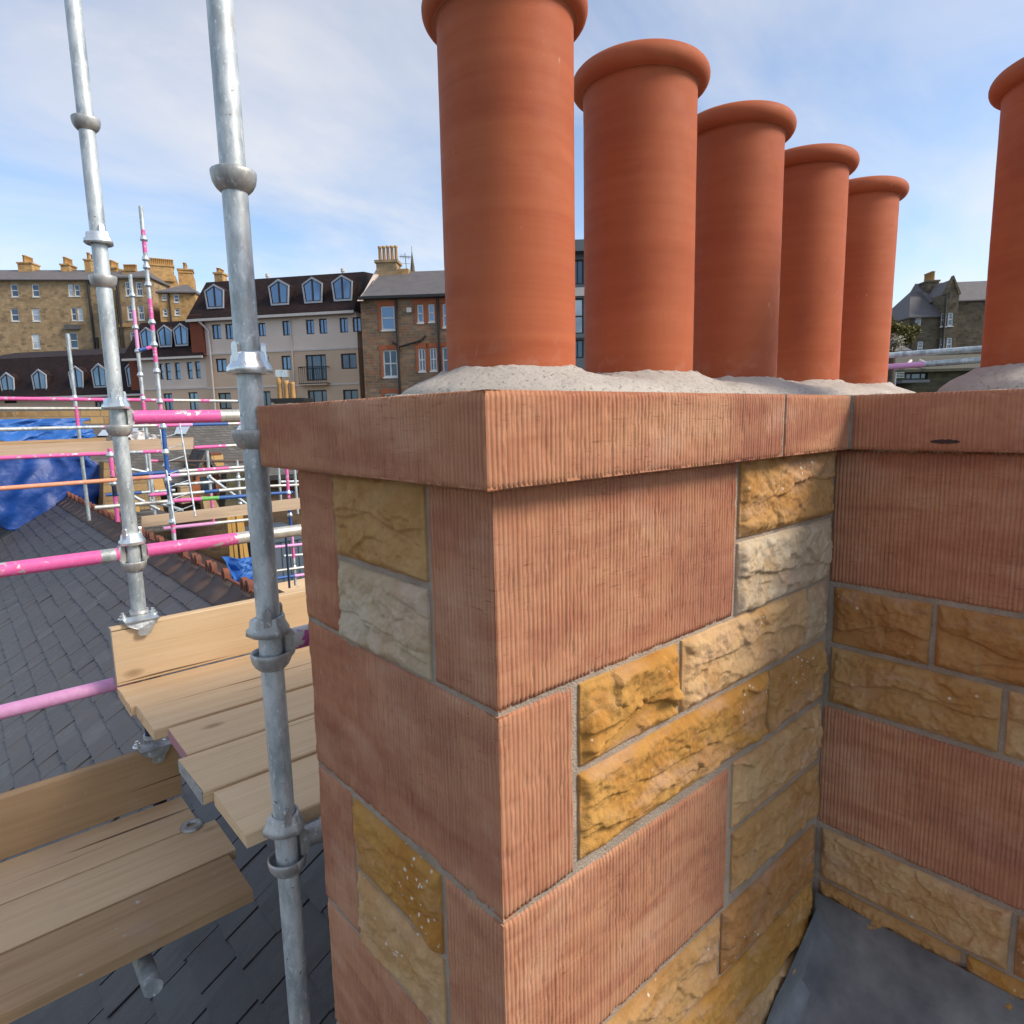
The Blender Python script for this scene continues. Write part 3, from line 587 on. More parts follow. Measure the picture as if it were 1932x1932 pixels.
# boards
def board(label, x0, x1, y0, y1, ztop, mat, th=.038, rx=0.0, end=None, name='scaffold_board', group='deck boards', notch=None, seed=0):
    o = tag(empty(name, (x0, (y0+y1)/2, ztop-th)), label, 'board', group)
    rg = np.random.RandomState(seed+3); n = 26; xs = np.linspace(0, x1-x0, n); mb = MB(); V = []
    hw = (y1-y0)/2
    for i, x in enumerate(xs):
        wv = .0018*vnoise(np.array(x*3.0+seed*9), np.array(seed*2.0), 1); cu = .0016*vnoise(np.array(x*1.4+seed*5), np.array(seed+.5), 2)
        jag = (rg.uniform(-.0035, .0035) if i == 0 else 0)
        c = .0035
        for (yy, zz) in ((-hw+c, 0), (-hw, c), (-hw, th-c), (-hw+c, th), (-hw*.35, th+.0006), (hw*.35, th+.0006), (hw-c, th), (hw, th-c), (hw, c), (hw-c, 0)):
            V.append((x+(jag if i else rg.uniform(-.0025, .0025)), yy+wv, zz+cu))
    k = 10
    F = [tuple(range(k-1, -1, -1)), tuple(range((n-1)*k, n*k))]
    for i in range(n-1):
        for j in range(k): F.append((i*k+j, i*k+(j+1) % k, (i+1)*k+(j+1) % k, (i+1)*k+j))
    mb.add(V, [tuple(reversed(f)) for f in F]); pl = mb.build('plank', mat, o)
    if end:
        q = MB(); q.box((-.0022, -hw+.002, .002), (.0008, hw-.002, th-.002)); q.build('end_paint', end, o)
    return o
DZ = -.820
board('scaffold board against the upright toe board, top of the upper deck', -.116, 2.3, 1.742, 1.947, DZ, WOOD, seed=1)
board('wide scaffold board second from the toe board on the upper deck', -.099, 2.3, 1.508, 1.7395, DZ-.001, WOOD, seed=2)
board('scaffold board with a pink painted end on the upper deck', -.064, 2.3, 1.278, 1.484, DZ, WOOD, end=PINKEND, seed=3)
board('scaffold board with a grey painted end on the upper deck', -.091, 2.3, 1.046, 1.263, DZ+.001, WOOD, end=GREYEND, seed=4)
board('scaffold board of the upper deck nearest the camera, beside the pole', -.070, 2.3, .803, 1.030, DZ, WOOD, seed=5)
o = board('upright toe board standing on edge along the upper deck', -.114, 2.3, 0, .21, 0, WOOD, name='toe_board', group='toe boards', seed=6)
def upright(o, x0, yf, zb, hgt, band=None):
    o.location = (x0, yf, zb); o.rotation_euler = (math.pi/2, 0, 0)
    # child meshes are laid flat about their middle; stand them up
    for ch in o.children:
        for v in ch.data.vertices: v.co.y += hgt/2; v.co.z = -v.co.z
        ch.data.flip_normals()
    if band:
        q = MB(); q.box((-.004, .0, -.0395), (-.0005, hgt, .0012)); q.build('end_band', band, o)
upright(o, -.114, 1.9495, DZ+.0015, .21, STEELBAND)
o = board('dark toe board on edge along the lower deck, lower left', -1.9, .055, 0, .21, 0, WOODD, name='toe_board', group='toe boards', seed=7); upright(o, -1.9, 1.9495, -1.2985, .21)
board('lower deck board beside the dark toe board, lower left corner', -1.9, .047, 1.712, 1.944, -1.30, WOOD, seed=8, group='lower deck boards')
board('lower deck board with the steel ring lying on it', -1.9, .096, 1.488, 1.705, -1.301, WOOD, seed=9, group='lower deck boards')
board('lowest deck board nearest the camera at the bottom left', -1.9, .07, 1.255, 1.478, -1.302, WOODD, seed=10, group='lower deck boards')
mb = MB(); pr = [(.015, .002), (.014, .010), (.020, .013), (.034, .009), (.037, .003), (.036, .0), (.016, .0), (.015, .002)]; mb.lathe((0, 0, 0), pr, 36); o = mb.build('steel_ring', CAST); o.location = (.022, 1.712, -1.2995); o.rotation_euler = (.03, 0, 0)
tag(o, 'round grey steel ring lying on the lower deck boards', 'ring')

# ------------------------------------------------------------------ the slate roof under the scaffold
RX_, RZ_, RP = 1.179, -1.25, math.radians(32)
SU = np.array([-math.cos(RP), 0, -math.sin(RP)]); SN = np.array([-math.sin(RP), 0, math.cos(RP)])
roof = tag(empty('slate_roof_house', (RX_, 6, -12)), 'dark slate roof with crested terracotta ridge running below the scaffold', 'house')
RO = np.array([RX_, 6.0, -12.0]); Y0_, Y1_, LEN = -3.0, 15.5, 5.5
def rp(v, y, h=0.0): return np.array([RX_, y, RZ_]) + SU*v + SN*h
mb = MB()
A = [rp(0, Y0_, -.03), rp(LEN, Y0_, -.03), rp(LEN, Y1_, -.03), rp(0, Y1_, -.03)]
far = [np.array([2*RX_-p[0], p[1], p[2]]) for p in A]
mb.add([p-RO for p in A], [(0, 3, 2, 1)]); mb.add([p-RO for p in far], [(0, 1, 2, 3)])
mb.add([A[0]-RO, A[1]-RO, far[1]-RO], [(0, 1, 2)]); mb.add([A[3]-RO, A[2]-RO, far[2]-RO], [(0, 2, 1)])
mb.build('roof_deck', MATS['dark_oil_stain'], roof)
mb = MB(); ex = RX_-LEN*math.cos(RP)+.3; ez = RZ_-LEN*math.sin(RP)-.05
mb.box((ex-RO[0], Y0_+.1-RO[1], 0), (2*RX_-ex-RO[0], Y1_-.1-RO[1], ez-RO[2])); WALLST = m_masonry('brown_rubble_wall', (0.085, 0.055, 0.034), (0.13, 0.085, 0.048), (0.055, 0.042, 0.033), (0.085, 0.068, 0.052), .34, .13); mb.build('wall', WALLST, roof)
sl_meshes = []
rg = np.random.RandomState(5)
for i, w in enumerate((.175, .20, .225, .25)):
    V = []; n = 5; th = .007
    for k in range(n):
        x = w*k/(n-1); V.append((x, rg.uniform(-.005, .005), th+rg.uniform(-.0015, .0015))); 
    for k in range(n): V.append((w*k/(n-1), .30, th))
    for k in range(n): V.append((V[k][0], V[k][1], 0))
    F = [(k, k+1, n+k+1, n+k) for k in range(n-1)]+[(2*n+k, 2*n+k+1, k+1, k) for k in range(n-1)]+[(0, n, 2*n), (n-1, 3*n-1, 2*n-1)]
    me = bpy.data.meshes.new('slate'); me.from_pydata(V, [], F); me.materials.append(SLATE); me.update(); sl_meshes.append((w, me, np.array(V), F))
cand = []; gauge = .150; k = 0; v = .175+gauge
while v < LEN:
    y = Y0_+rg.uniform(0, .2)
    while y < Y1_-.1:
        i = rg.randint(4); w = sl_meshes[i][0]; cand.append((v+rg.uniform(-.004, .004), y, i, rg.uniform(-.016, .016), rg.uniform(0, .007))); y += w+.0075
    v += gauge
def slate_mat(v, y, rot, lift):
    # local x -> +Y along the ridge, local y -> up the slope, local z -> normal; each slate tips up on the course below
    up = -SU; tip = .052; upv = up*math.cos(tip)-SN*math.sin(tip); nv = SN*math.cos(tip)+up*math.sin(tip); ex_ = np.array([0, 1.0, 0])
    e1 = ex_*math.cos(rot)+upv*math.sin(rot); e2 = -ex_*math.sin(rot)+upv*math.cos(rot); o = rp(v, y, .008+lift)
    return np.array([[e1[0], e2[0], nv[0], o[0]], [e1[1], e2[1], nv[1], o[1]], [e1[2], e2[2], nv[2], o[2]], [0, 0, 0, 1]])
def screen(p):
    d = np.array(p)-CAM; z = d @ _f
    return (966+FPX*(d @ _r)/z, 966-FPX*(d @ _u)/z, z) if z > .1 else (-9999, 0, 1e9)
sc_ = []
for c in cand:
    x, y, z = screen(rp(c[0], c[1]+.1)); vis = 0 < x < 520 and 930 < y < 1932
    sc_.append((z if vis else 1e6+z))
order = np.argsort(sc_); near = set(order[:300].tolist()); bigV = []; bigF = []
for i, c in enumerate(cand):
    Mx = slate_mat(c[0], c[1], c[3], c[4])
    if i in near:
        ob = bpy.data.objects.new('slate', sl_meshes[c[2]][1]); Mx2 = Mx.copy(); Mx2[:3, 3] -= RO; COL.objects.link(ob); ob.parent = roof; ob.matrix_local = Matrix(Mx2.tolist())
    else:
        Vv = sl_meshes[c[2]][2] @ Mx[:3, :3].T + Mx[:3, 3] - RO; o_ = len(bigV); bigV += Vv.tolist(); bigF += [tuple(q+o_ for q in f) for f in sl_meshes[c[2]][3]]
tag(mesh('slate_field', bigV, bigF, SLATE, roof), kind='stuff')
# ridge tiles with paired crest loops
def ridge_mesh():
    mb = MB(); L = .445; w = .215; th = .016
    prof = [(-w*math.cos(RP), -w*math.sin(RP)), (-.075, -.050), (-.032, -.012), (-.012, .018), (0, .024), (.012, .018), (.032, -.012), (.075, -.050), (w*math.cos(RP), -w*math.sin(RP))]
    V = [(x, y, z+.030) for y in (0, L) for (x, z) in prof] + [(x, y, z+.030-th) for y in (0, L) for (x, z) in prof]; n = len(prof)
    F = [(k, n+k, n+k+1, k+1) for k in range(n-1)] + [(2*n+k, 2*n+k+1, 3*n+k+1, 3*n+k) for k in range(n-1)] + [(k, k+1, 2*n+k+1, 2*n+k) for k in range(n-1)] + [(n+k, 3*n+k, 3*n+k+1, n+k+1) for k in range(n-1)] + [(0, 2*n, 3*n, n), (n-1, 2*n-1, 4*n-1, 3*n-1)]
    mb.add(V, F, True); return mb
def crest_mesh(y0):
    mb = MB(); poly = []; n = 12
    # an upright loop: outer arch minus a round eye, extruded across the ridge
    out = [(-.046, .030), (-.046, .092)]+[(.046*math.cos(math.pi-math.pi*i/n), .092+.050*math.sin(math.pi*i/n)) for i in range(1, n)]+[(.046, .092), (.046, .030)]
    inn = [(-.015, .050), (-.016, .092)]+[(.016*math.cos(math.pi-math.pi*i/n), .092+.016*math.sin(math.pi*i/n)) for i in range(1, n)]+[(.016, .092), (.015, .050)]
    m = len(out); V = [(x_, y0+a, z) for x_ in (-.022, .022) for (a, z) in out]+[(x_, y0+a, z) for x_ in (-.022, .022) for (a, z) in inn]
    F = []
    for k in range(m-1):
        F += [(k, k+1, 2*m+k+1, 2*m+k), (m+k+1, m+k, 3*m+k, 3*m+k+1), (k+1, k, m+k, m+k+1), (2*m+k, 2*m+k+1, 3*m+k+1, 3*m+k)]
    mb.add(V, F); return mb
rm = ridge_mesh().build('ridge_tile', RIDGE, roof); rail = MB(); rail.box((-.012, .004, .046), (.012, .44, .068)); rl = rail.build('crest_rail', CREST, rm)
cm1 = crest_mesh(.095).build('crest', CREST, rm); cm2 = crest_mesh(.210).build('crest', CREST, rm)
ny = int((Y1_-.72)/.449)
for i in range(ny):
    y = .72+i*.449; loc = Vector((0, y-RO[1], RZ_-RO[2])); r_ = rm if i == 0 else link(bpy.data.objects.new('ridge_tile', rm.data), roof)
    r_.location = loc; r_.rotation_euler = (rg.uniform(-.006, .006), rg.uniform(-.012, .012), rg.uniform(-.006, .006))
    if i:
        for c_ in (rl, cm1, cm2):
            if i == 9 and c_ is cm1: continue
            link(bpy.data.objects.new(c_.name.split('.')[0], c_.data), r_)

# ------------------------------------------------------------------ frame for buildings further off
class Site:
    """a building plot: facade through a surveyed point, turned by yaw; local x along the facade, y away from the viewer, z up"""
    def __init__(s, name, label, cat, px, dist, yaw=0.0, zbase=-12.0, group=None):
        d = ray(px, 800); P = CAM + d*dist/(d @ FWD)
        a = math.atan2(RGT[1], RGT[0])+yaw; s.a = a; s.e = np.array([math.cos(a), math.sin(a), 0]); s.n = np.array([-math.sin(a), math.cos(a), 0])
        s.O = np.array([P[0], P[1], zbase]); s.zb = zbase; s.root = tag(empty(name, tuple(s.O), a), label, cat, group)
    def at(s, px, py, dep=0.0):
        d = ray(px, py); o = s.O+s.n*dep; t = ((o-CAM) @ s.n)/(d @ s.n); P = CAM+d*t; return ((P-s.O) @ s.e, P[2]-s.zb)
    def rect(s, x0, y0, x1, y1, dep=0.0):
        a = s.at(x0, y1, dep); b = s.at(x1, y0, dep); c = s.at(x0, y0, dep); d = s.at(x1, y1, dep); return ((a[0]+c[0])/2, (a[1]+d[1])/2, (b[0]+d[0])/2, (b[1]+c[1])/2)
def wall_holes(name, root, x0, x1, z0, z1, holes, y, depth, mat, reveal=.16, top=None):
    """front wall with true window openings, plus the sides and back of the block; top(x) may slope"""
    mb = MB(); xs = sorted({x0, x1, *[h[0] for h in holes], *[h[2] for h in holes]}); zs = sorted({z0, z1, *[h[1] for h in holes], *[h[3] for h in holes]})
    xs = [x for x in xs if x0 <= x <= x1]; zs = [q for q in zs if z0 <= q <= z1]
    for i in range(len(xs)-1):
        for j in range(len(zs)-1):
            cx = (xs[i]+xs[i+1])/2; cz = (zs[j]+zs[j+1])/2
            if any(h[0] < cx < h[2] and h[1] < cz < h[3] for h in holes): continue
            mb.add([(xs[i], y, zs[j]), (xs[i+1], y, zs[j]), (xs[i+1], y, zs[j+1]), (xs[i], y, zs[j+1])], [(0, 1, 2, 3)])
    for (a, b, c, d) in holes:
        mb.add([(a, y, b), (c, y, b), (c, y, d), (a, y, d), (a, y+reveal, b), (c, y+reveal, b), (c, y+reveal, d), (a, y+reveal, d)], [(0, 4, 5, 1), (1, 5, 6, 2), (2, 6, 7, 3), (3, 7, 4, 0)])
    mb.add([(x0, y, z0), (x0, y+depth, z0), (x0, y+depth, z1), (x0, y, z1)], [(0, 3, 2, 1)]); mb.add([(x1, y, z0), (x1, y+depth, z0), (x1, y+depth, z1), (x1, y, z1)], [(0, 1, 2, 3)])
    mb.add([(x0, y+depth, z0), (x1, y+depth, z0), (x1, y+depth, z1), (x0, y+depth, z1)], [(0, 3, 2, 1)])
    return mb.build(name, mat, root)
WHITEP = simple('white_window_paint', (0.78, 0.78, 0.76), (0.70, 0.70, 0.68), 3, 0.5, 0.05, 0.002); DARKF = simple('dark_brown_frame', (0.030, 0.022, 0.022), (0.045, 0.034, 0.032), 3, 0.5, 0.05, 0.002)
SKYG = m_glass('sky_reflecting_glass', (0.18, 0.29, 0.44)); DIMG = m_glass('dim_window_glass', (0.10, 0.14, 0.19), 0.5); BLIND = m_glass('curtained_glass', (0.55, 0.60, 0.64), 0.35, 0.2)
def window(root, r, y, style, fm, gm, fw=.06, rec=.10):
    x0, z0, x1, z1 = r; mb = MB(); w = x1-x0; h = z1-z0; ya = y+rec; yb = ya+.05
    mb.box((x0, ya, z0), (x0+fw, yb, z1)); mb.box((x1-fw, ya, z0), (x1, yb, z1)); mb.box((x0+fw, ya, z0), (x1-fw, yb, z0+fw)); mb.box((x0+fw, ya, z1-fw), (x1-fw, yb, z1))
    zm = z0+h*.5
    if style in ('sash', 'grid', 'cross'): mb.box((x0+fw, ya-.01, zm-fw*.45), (x1-fw, yb-.012, zm+fw*.45))
    if style in ('cas', 'cross', 'cas3'):
        for t in ((.5,) if style != 'cas3' else (.28, .72)): xm = x0+w*t; mb.box((xm-fw*.45, ya+.004, z0+fw), (xm+fw*.45, yb-.006, z1-fw))
    if style == 'grid':
        for t in (.33, .67): mb.box((x0+w*t-.016, ya+.012, zm+fw*.45), (x0+w*t+.016, yb-.01, z1-fw))
        mb.box((x0+fw, ya+.013, zm+h*.25-.016), (x1-fw, yb-.011, zm+h*.25+.016)); mb.box((x0+w*.5-.016, ya+.012, z0+fw), (x0+w*.5+.016, yb-.01, zm-fw*.45))
    if fm is WHITEP: mb.box((x0-.03, y-.05, z0-.09), (x1+.03, yb, z0-.002))
    o = mb.build('window', fm, root)
    mb = MB(); mb.add([(x0+fw*.5, ya+.03, z0+fw*.5), (x1-fw*.5, ya+.03, z0+fw*.5), (x1-fw*.5, ya+.03, z1-fw*.5), (x0+fw*.5, ya+.03, z1-fw*.5)], [(0, 1, 2, 3)])
    mb.add([(x0, ya+.6, z0), (x1, ya+.6, z0), (x1, ya+.6, z1), (x0, ya+.6, z1)], [(0, 1, 2, 3)]); mb.build('pane', gm, o)
    return o
def roofpitch(name, root, x0, x1, y0, z0, y1, z1, mat, th=.12, hipl=0, hipr=0):
    mb = MB(); mb.add([(x0, y0, z0), (x1, y0, z0), (x1-hipr, y1, z1), (x0+hipl, y1, z1), (x0, 2*y1-y0, z0), (x1, 2*y1-y0, z0), (x0, y0, z0-th), (x1, y0, z0-th), (x0, 2*y1-y0, z0-th), (x1, 2*y1-y0, z0-th)],
        [(0, 1, 2, 3), (4, 3, 2, 5), (0, 3, 4), (1, 5, 2), (0, 6, 7, 1), (4, 5, 9, 8), (0, 4, 8, 6), (1, 7, 9, 5), (6, 8, 9, 7)]); return mb.build(name, mat, root)
def far_chimney(root, x0, x1, z0, z1, y0, y1, mat, pots, ph, pmat, pr=.13, cap=True):
    mb = MB(); mb.box((x0, y0, z0), (x1, y1, z1))
    if cap: mb.box((x0-.10, y0-.10, z1), (x1+.10, y1+.10, z1+.18))
    o = mb.build('chimney', mat, root); n = pots
    for i in range(n):
        t = (i+.5)/n; cx = x0+(x1-x0)*t; cy = (y0+y1)/2 if x1-x0 >= y1-y0 else y0+(y1-y0)*t; cx = cx if x1-x0 >= y1-y0 else (x0+x1)/2
        q = MB(); q.lathe((cx, cy, z1+.17), [(pr*1.05, 0), (pr*.9, ph*.85), (pr*1.15, ph*.88), (pr*1.15, ph), (pr*.7, ph), (pr*.7, ph*.7)], 12); q.build('pot', pmat, o)
    return o
def strip(name, root, x0, z0, x1, z1, y, d, mat):
    mb = MB(); mb.box((x0, y-d, z0), (x1, y, z1)); return mb.build(name, mat, root)
def pipe(root, pts, r, mat, name='downpipe'):
    mb = MB()
    for a, b in zip(pts[:-1], pts[1:]): mb.cyl(a, b, r, 10)
    return mb.build(name, mat, root)
POTG = simple('buff_clay_pot', (0.52, 0.30, 0.11), (0.42, 0.22, 0.08), 4, 0.8, 0.2, 0.01)
TENE = m_masonry('weathered_tenement_stone', (0.36, 0.255, 0.145), (0.44, 0.315, 0.18), (0.24, 0.18, 0.115), (0.27, 0.21, 0.14), .55, .28)
TENG = m_masonry('golden_tenement_stone', (0.50, 0.30, 0.12), (0.58, 0.36, 0.15), (0.33, 0.21, 0.10), (0.32, 0.22, 0.12), .55, .28)
BROWNM = m_masonry('mixed_brown_rubble', (0.38, 0.225, 0.12), (0.20, 0.155, 0.11), (0.34, 0.16, 0.085), (0.27, 0.22, 0.17), .46, .17)
REDST = simple('red_sandstone_surround', (0.42, 0.13, 0.06), (0.33, 0.10, 0.05), 2.5, 0.9, 0.3, 0.02)
GREYM = m_masonry('dark_villa_stone', (0.135, 0.11, 0.075), (0.175, 0.142, 0.095), (0.085, 0.075, 0.058), (0.105, 0.088, 0.066), .5, .22)
DSLATE = simple('far_slate_roof', (0.11, 0.105, 0.108), (0.17, 0.15, 0.145), 1.6, 0.7, 0.5, 0.03, 9, stretch=(1, 1, 3))
MANS = m_masonry('dark_brown_mansard_tile', (0.024, 0.014, 0.014), (0.036, 0.020, 0.018), (0.020, 0.012, 0.012), (0.014, 0.009, 0.009), .28, .16, 0.7)
CREAMR = simple('cream_render', (0.77, 0.63, 0.54), (0.68, 0.56, 0.48), 0.7, 0.9, 0.2, 0.01, 30); BEIGER = simple('beige_render', (0.64, 0.46, 0.325), (0.56, 0.41, 0.295), 0.7, 0.9, 0.2, 0.01, 30)
TRIM = simple('pale_fascia_paint', (0.66, 0.60, 0.55), (0.58, 0.53, 0.49), 2, 0.6, 0.1, 0.004); DTRIM = simple('blue_white_dormer_trim', (0.42, 0.45, 0.50), (0.36, 0.38, 0.43), 2, 0.5, 0.1, 0.004); RUSTC = simple('rust_red_cladding', (0.24, 0.062, 0.028), (0.18, 0.05, 0.025), 1.5, 0.8, 0.2, 0.01)
BLACKP = simple('black_iron_pipe', (0.02, 0.02, 0.021), (0.03, 0.03, 0.03), 5, 0.5, 0.1, 0.003)

# ---- long mansard block, cream and beige render
B = Site('mansard_apartment_block', 'cream rendered apartment block with dark brown mansard roof and pentagonal dormers', 'building', 683, 45, math.radians(-11))
r = B.root; Zt = B.at(683, 587)[1]; Zr = B.at(690, 497)[1]; Zb = B.at(600, 659)[1]; Zc = B.at(600, 726)[1]; xl = B.at(384, 650)[0]; xr = 0.0
wins = [(400, 612, 417, 640), (425, 611, 440, 640), (487, 609, 501, 634.5), (532.8, 605, 547.7, 633), (577.3, 603, 592.4, 630.5), (602, 601, 616.8, 629.6), (641, 599.5, 656.2, 627.5), (665.4, 598.4, 681, 626)]
wr = [B.rect(*w) for w in wins]
low = [(407, 676.5, 428, 702), (497, 673, 508, 702), (531, 671, 548.5, 698), (577.3, 669, 616, 718), (643.4, 666.7, 672.5, 696), (412, 741, 436, 772), (490, 738, 511, 770), (581, 736, 617, 770), (647.5, 735, 676, 764)]
lr = [B.rect(*w) for w in low]
wall_holes('upper_wall', r, xl, xr, Zb, Zt, wr, 0, 11, CREAMR); wall_holes('lower_wall', r, xl, xr, 0, Zb, lr, 0.0, 11, BEIGER)
for q in wr: window(r, q, 0, 'cas', DARKF, SKYG, .07)
for i, q in enumerate(lr): window(r, q, 0, 'cas3' if i in (3, 7) else 'cas', DARKF, SKYG if i < 3 else DIMG, .09)
strip('band_course', r, xl, Zb-.06, xr, Zb+.06, 0, .05, TRIM); strip('band_course', r, xl, Zc-.05, xr, Zc+.05, 0, .05, TRIM)
mb = MB(); x0e, x1e = xl-.9, xr+.05; inset = 1.55
mb.add([(x0e, -.45, Zt+.02), (x1e, -.45, Zt+.02), (x1e, inset, Zr-.15), (x0e+.45, inset, Zr-.15), (x1e, 5.5, Zr+.35), (x0e+.8, 5.5, Zr+.35), (x0e, 11.4, Zt+.02), (x1e, 11.4, Zt+.02), (x0e+.45, 9.5, Zr-.15), (x1e, 9.5, Zr-.15)],
       [(0, 1, 2, 3), (3, 2, 4, 5), (5, 4, 9, 8), (8, 9, 7, 6), (0, 3, 5, 8, 6), (1, 7, 9, 4, 2), (0, 6, 7, 1)]); mroof = mb.build('mansard_roof', MANS, r)
strip('eaves_fascia', r, x0e, Zt-.16, x1e, Zt+.015, -.40, .12, TRIM)
for px in (.40, .86):
    mb = MB(); mb.cyl((x0e+(x1e-x0e)*px, inset+.5, Zr-.1), (x0e+(x1e-x0e)*px, inset+.5, Zr+.12), .09, 10); mb.cyl((x0e+(x1e-x0e)*px, inset+.5, Zr+.05), (x0e+(x1e-x0e)*px, inset+.5, Zr+.25), .14, 10); mb.build('roof_vent', TRIM, r)
def dormer(S, root, x0, y0, x1, y1, y, name='dormer'):
    a = S.rect(x0, y0, x1, y1, y); cx = (a[0]+a[2])/2; w = (a[2]-a[0])/2; zb, zt = a[1], a[3]; h = zt-zb
    out = [(-w*.84, 0), (w*.84, 0), (w, h*.74), (0, h), (-w, h*.74)]; sc = .885
    inn = [(u*sc, h*.07+v*.85) for u, v in out]
    mb = MB(); mb.prism([(u*.97, v*.985) for u, v in out], .03, 2.2, lambda u, v, q: (cx+u, y+q, zb+v)); mb.box((cx-w*.84, y+.08, zb-h*.34), (cx+w*.84, y+1.0, zb-.02)); d = mb.build(name, MANS, root)
    mb = MB(); V = [(cx+u, y-.03, zb+v) for u, v in out]+[(cx+u, y-.03, zb+v) for u, v in inn]+[(cx+u, y+.06, zb+v) for u, v in out]+[(cx+u, y+.06, zb+v) for u, v in inn]; F = []
    for k in range(5): j = (k+1) % 5; F += [(k, j, 5+j, 5+k), (10+k, 10+j, j, k), (5+k, 5+j, 15+j, 15+k)]
    mb.add(V, F); mb.build('trim', DTRIM, d)
    mb = MB(); fr2 = [(u*.86, h*.04+v*.93) for u, v in inn]; V = [(cx+u, y+.01, zb+v) for u, v in inn]+[(cx+u, y+.01, zb+v) for u, v in fr2]; mb.add(V, [(k, (k+1) % 5, 5+(k+1) % 5, 5+k) for k in range(5)]); mb.box((cx-w*.09, y+.005, zb+h*.06), (cx+w*.09, y+.025, zb+h*.90)); mb.build('casement_frame', DARKF, d)
    for sgn in (-1, 1):
        pl = [(0, fr2[0][1]), (sgn*fr2[1][0], fr2[1][1]), (sgn*fr2[2][0], fr2[2][1]), (0, fr2[3][1])]; mb = MB(); V = [(cx+u, y+.02, zb+v) for u, v in pl]; mb.add(V, [(0, 1, 2, 3) if sgn > 0 else (3, 2, 1, 0)]); mb.build('pane', SKYG, d)
    return d
for q in ((386, 535.5, 423, 582.5), (506.6, 526, 546, 576), (570, 522, 609, 572), (625.6, 518, 665.5, 568)): dormer(B, r, *q, .0)
# french-window balcony
q = B.rect(570.5, 693, 622.5, 724)
mb = MB(); y_ = -.55
for zz in (q[1], q[3]): mb.box((q[0], y_, zz-.03), (q[2], y_+.05, zz+.03)); mb.box((q[0], y_+.052, zz-.029), (q[0]+.05, -.002, zz+.029)); mb.box((q[2]-.05, y_+.052, zz-.029), (q[2], -.002, zz+.029))
for i in range(15): xx = q[0]+.02+(q[2]-q[0]-.06)*i/14; mb.box((xx, y_+.012, q[1]+.031), (xx+.022, y_+.034, q[3]-.031))
mb.build('balcony_rail', BLACKP, r); strip('balcony_slab', r, q[0], q[1]-.12, q[2], q[1]-.035, -.002, .56, BEIGER)
a = B.at(368, 607); c = B.at(381, 625); d = B.at(393, 800)
pipe(r, [(a[0]+.6, -.38, Zt-.15), (c[0]+.6, -.12, c[1]), (c[0]+.6, -.12, 2)], .07, TRIM)
px_ = B.at(551, 650); pipe(r, [(px_[0], -.08, Zt-.2), (px_[0], -.08, 1)], .05, TRIM)
# ---- second step of the same block, lower and to the left
B2 = Site('mansard_wing', 'lower stepped wing of the mansard block with three close dormers', 'building', 384, 47.4, math.radians(-11)); r = B2.root
xl, xr = B2.at(262, 700)[0], B2.at(387, 650)[0]; Zt = B2.at(330, 674)[1]; Zr = B2.at(330, 600)[1]
nar = [(301, 686, 308, 716), (312, 685, 322, 717), (330, 684, 340, 716), (353, 683, 363, 715), (368, 682, 378, 714)]; nr = [B2.rect(*w) for w in nar]; lo2 = [B2.rect(*w) for w in ((309, 742, 326, 775), (356, 740, 374, 775))]
Zb = B2.at(330, 733)[1]; wall_holes('upper_wall', r, xl, xr, Zb, Zt, nr, 0, 10, CREAMR); wall_holes('lower_wall', r, xl, xr, 0, Zb, lo2, 0, 10, BEIGER)
for q in nr: window(r, q, 0, 'sash', DARKF, SKYG, .06)
for q in lo2: window(r, q, 0, 'cas', DARKF, SKYG, .08)
mb = MB(); x0e, x1e = xl-.9, xr+.02; mb.add([(x0e, -.45, Zt), (x1e, -.45, Zt), (x1e, 1.3, Zr), (x0e+.35, 1.3, Zr), (x1e, 5, Zr+.3), (x0e+.6, 5, Zr+.3), (x0e, 10.3, Zt), (x1e, 10.3, Zt), (x0e+.35, 8.7, Zr), (x1e, 8.7, Zr)],
       [(0, 1, 2, 3), (3, 2, 4, 5), (5, 4, 9, 8), (8, 9, 7, 6), (0, 3, 5, 8, 6), (1, 7, 9, 4, 2), (0, 6, 7, 1)]); mb.build('mansard_roof', MANS, r)
strip('eaves_fascia', r, x0e, Zt-.16, x1e, Zt-.01, -.40, .12, TRIM); strip('rust_cladding', r, B2.at(366, 650)[0], Zt, xr+.1, Zr+.1, -.05, .25, RUSTC); strip('band_course', r, xl, Zb-.06, xr, Zb+.06, 0, .05, TRIM)
for q in ((264, 617, 289, 657), (297, 612.5, 324.5, 655), (327, 609.5, 355.5, 653)): dormer(B2, r, *q, -.1)
# ---- third step
B3 = Site('mansard_wing', 'lowest left wing of the mansard block behind the left scaffold pole', 'building', 262, 49.6, math.radians(-11)); r = B3.root
xl, xr = B3.at(-60, 750)[0], B3.at(270, 700)[0]; Zt = B3.at(200, 745)[1]; Zr = B3.at(200, 648)[1]
l3 = [B3.rect(*w) for w in ((180, 757, 196, 790), (222, 756, 240, 790))]; wall_holes('wall', r, xl, xr, 0, Zt, l3, 0, 10, BEIGER)
for q in l3: window(r, q, 0, 'cas', DARKF, DIMG, .08)
mb = MB(); x0e, x1e = xl-.5, xr+.02; mb.add([(x0e, -.45, Zt), (x1e, -.45, Zt), (x1e, 1.4, Zr-.6), (x0e, 1.4, Zr-.6), (x1e, 5, Zr+.3), (x0e, 5, Zr+.3), (x0e, 10.3, Zt), (x1e, 10.3, Zt), (x0e, 8.7, Zr-.6), (x1e, 8.7, Zr-.6)],
       [(0, 1, 2, 3), (3, 2, 4, 5), (5, 4, 9, 8), (8, 9, 7, 6), (0, 3, 5, 8, 6), (1, 7, 9, 4, 2), (0, 6, 7, 1)]); mb.build('mansard_roof', MANS, r)
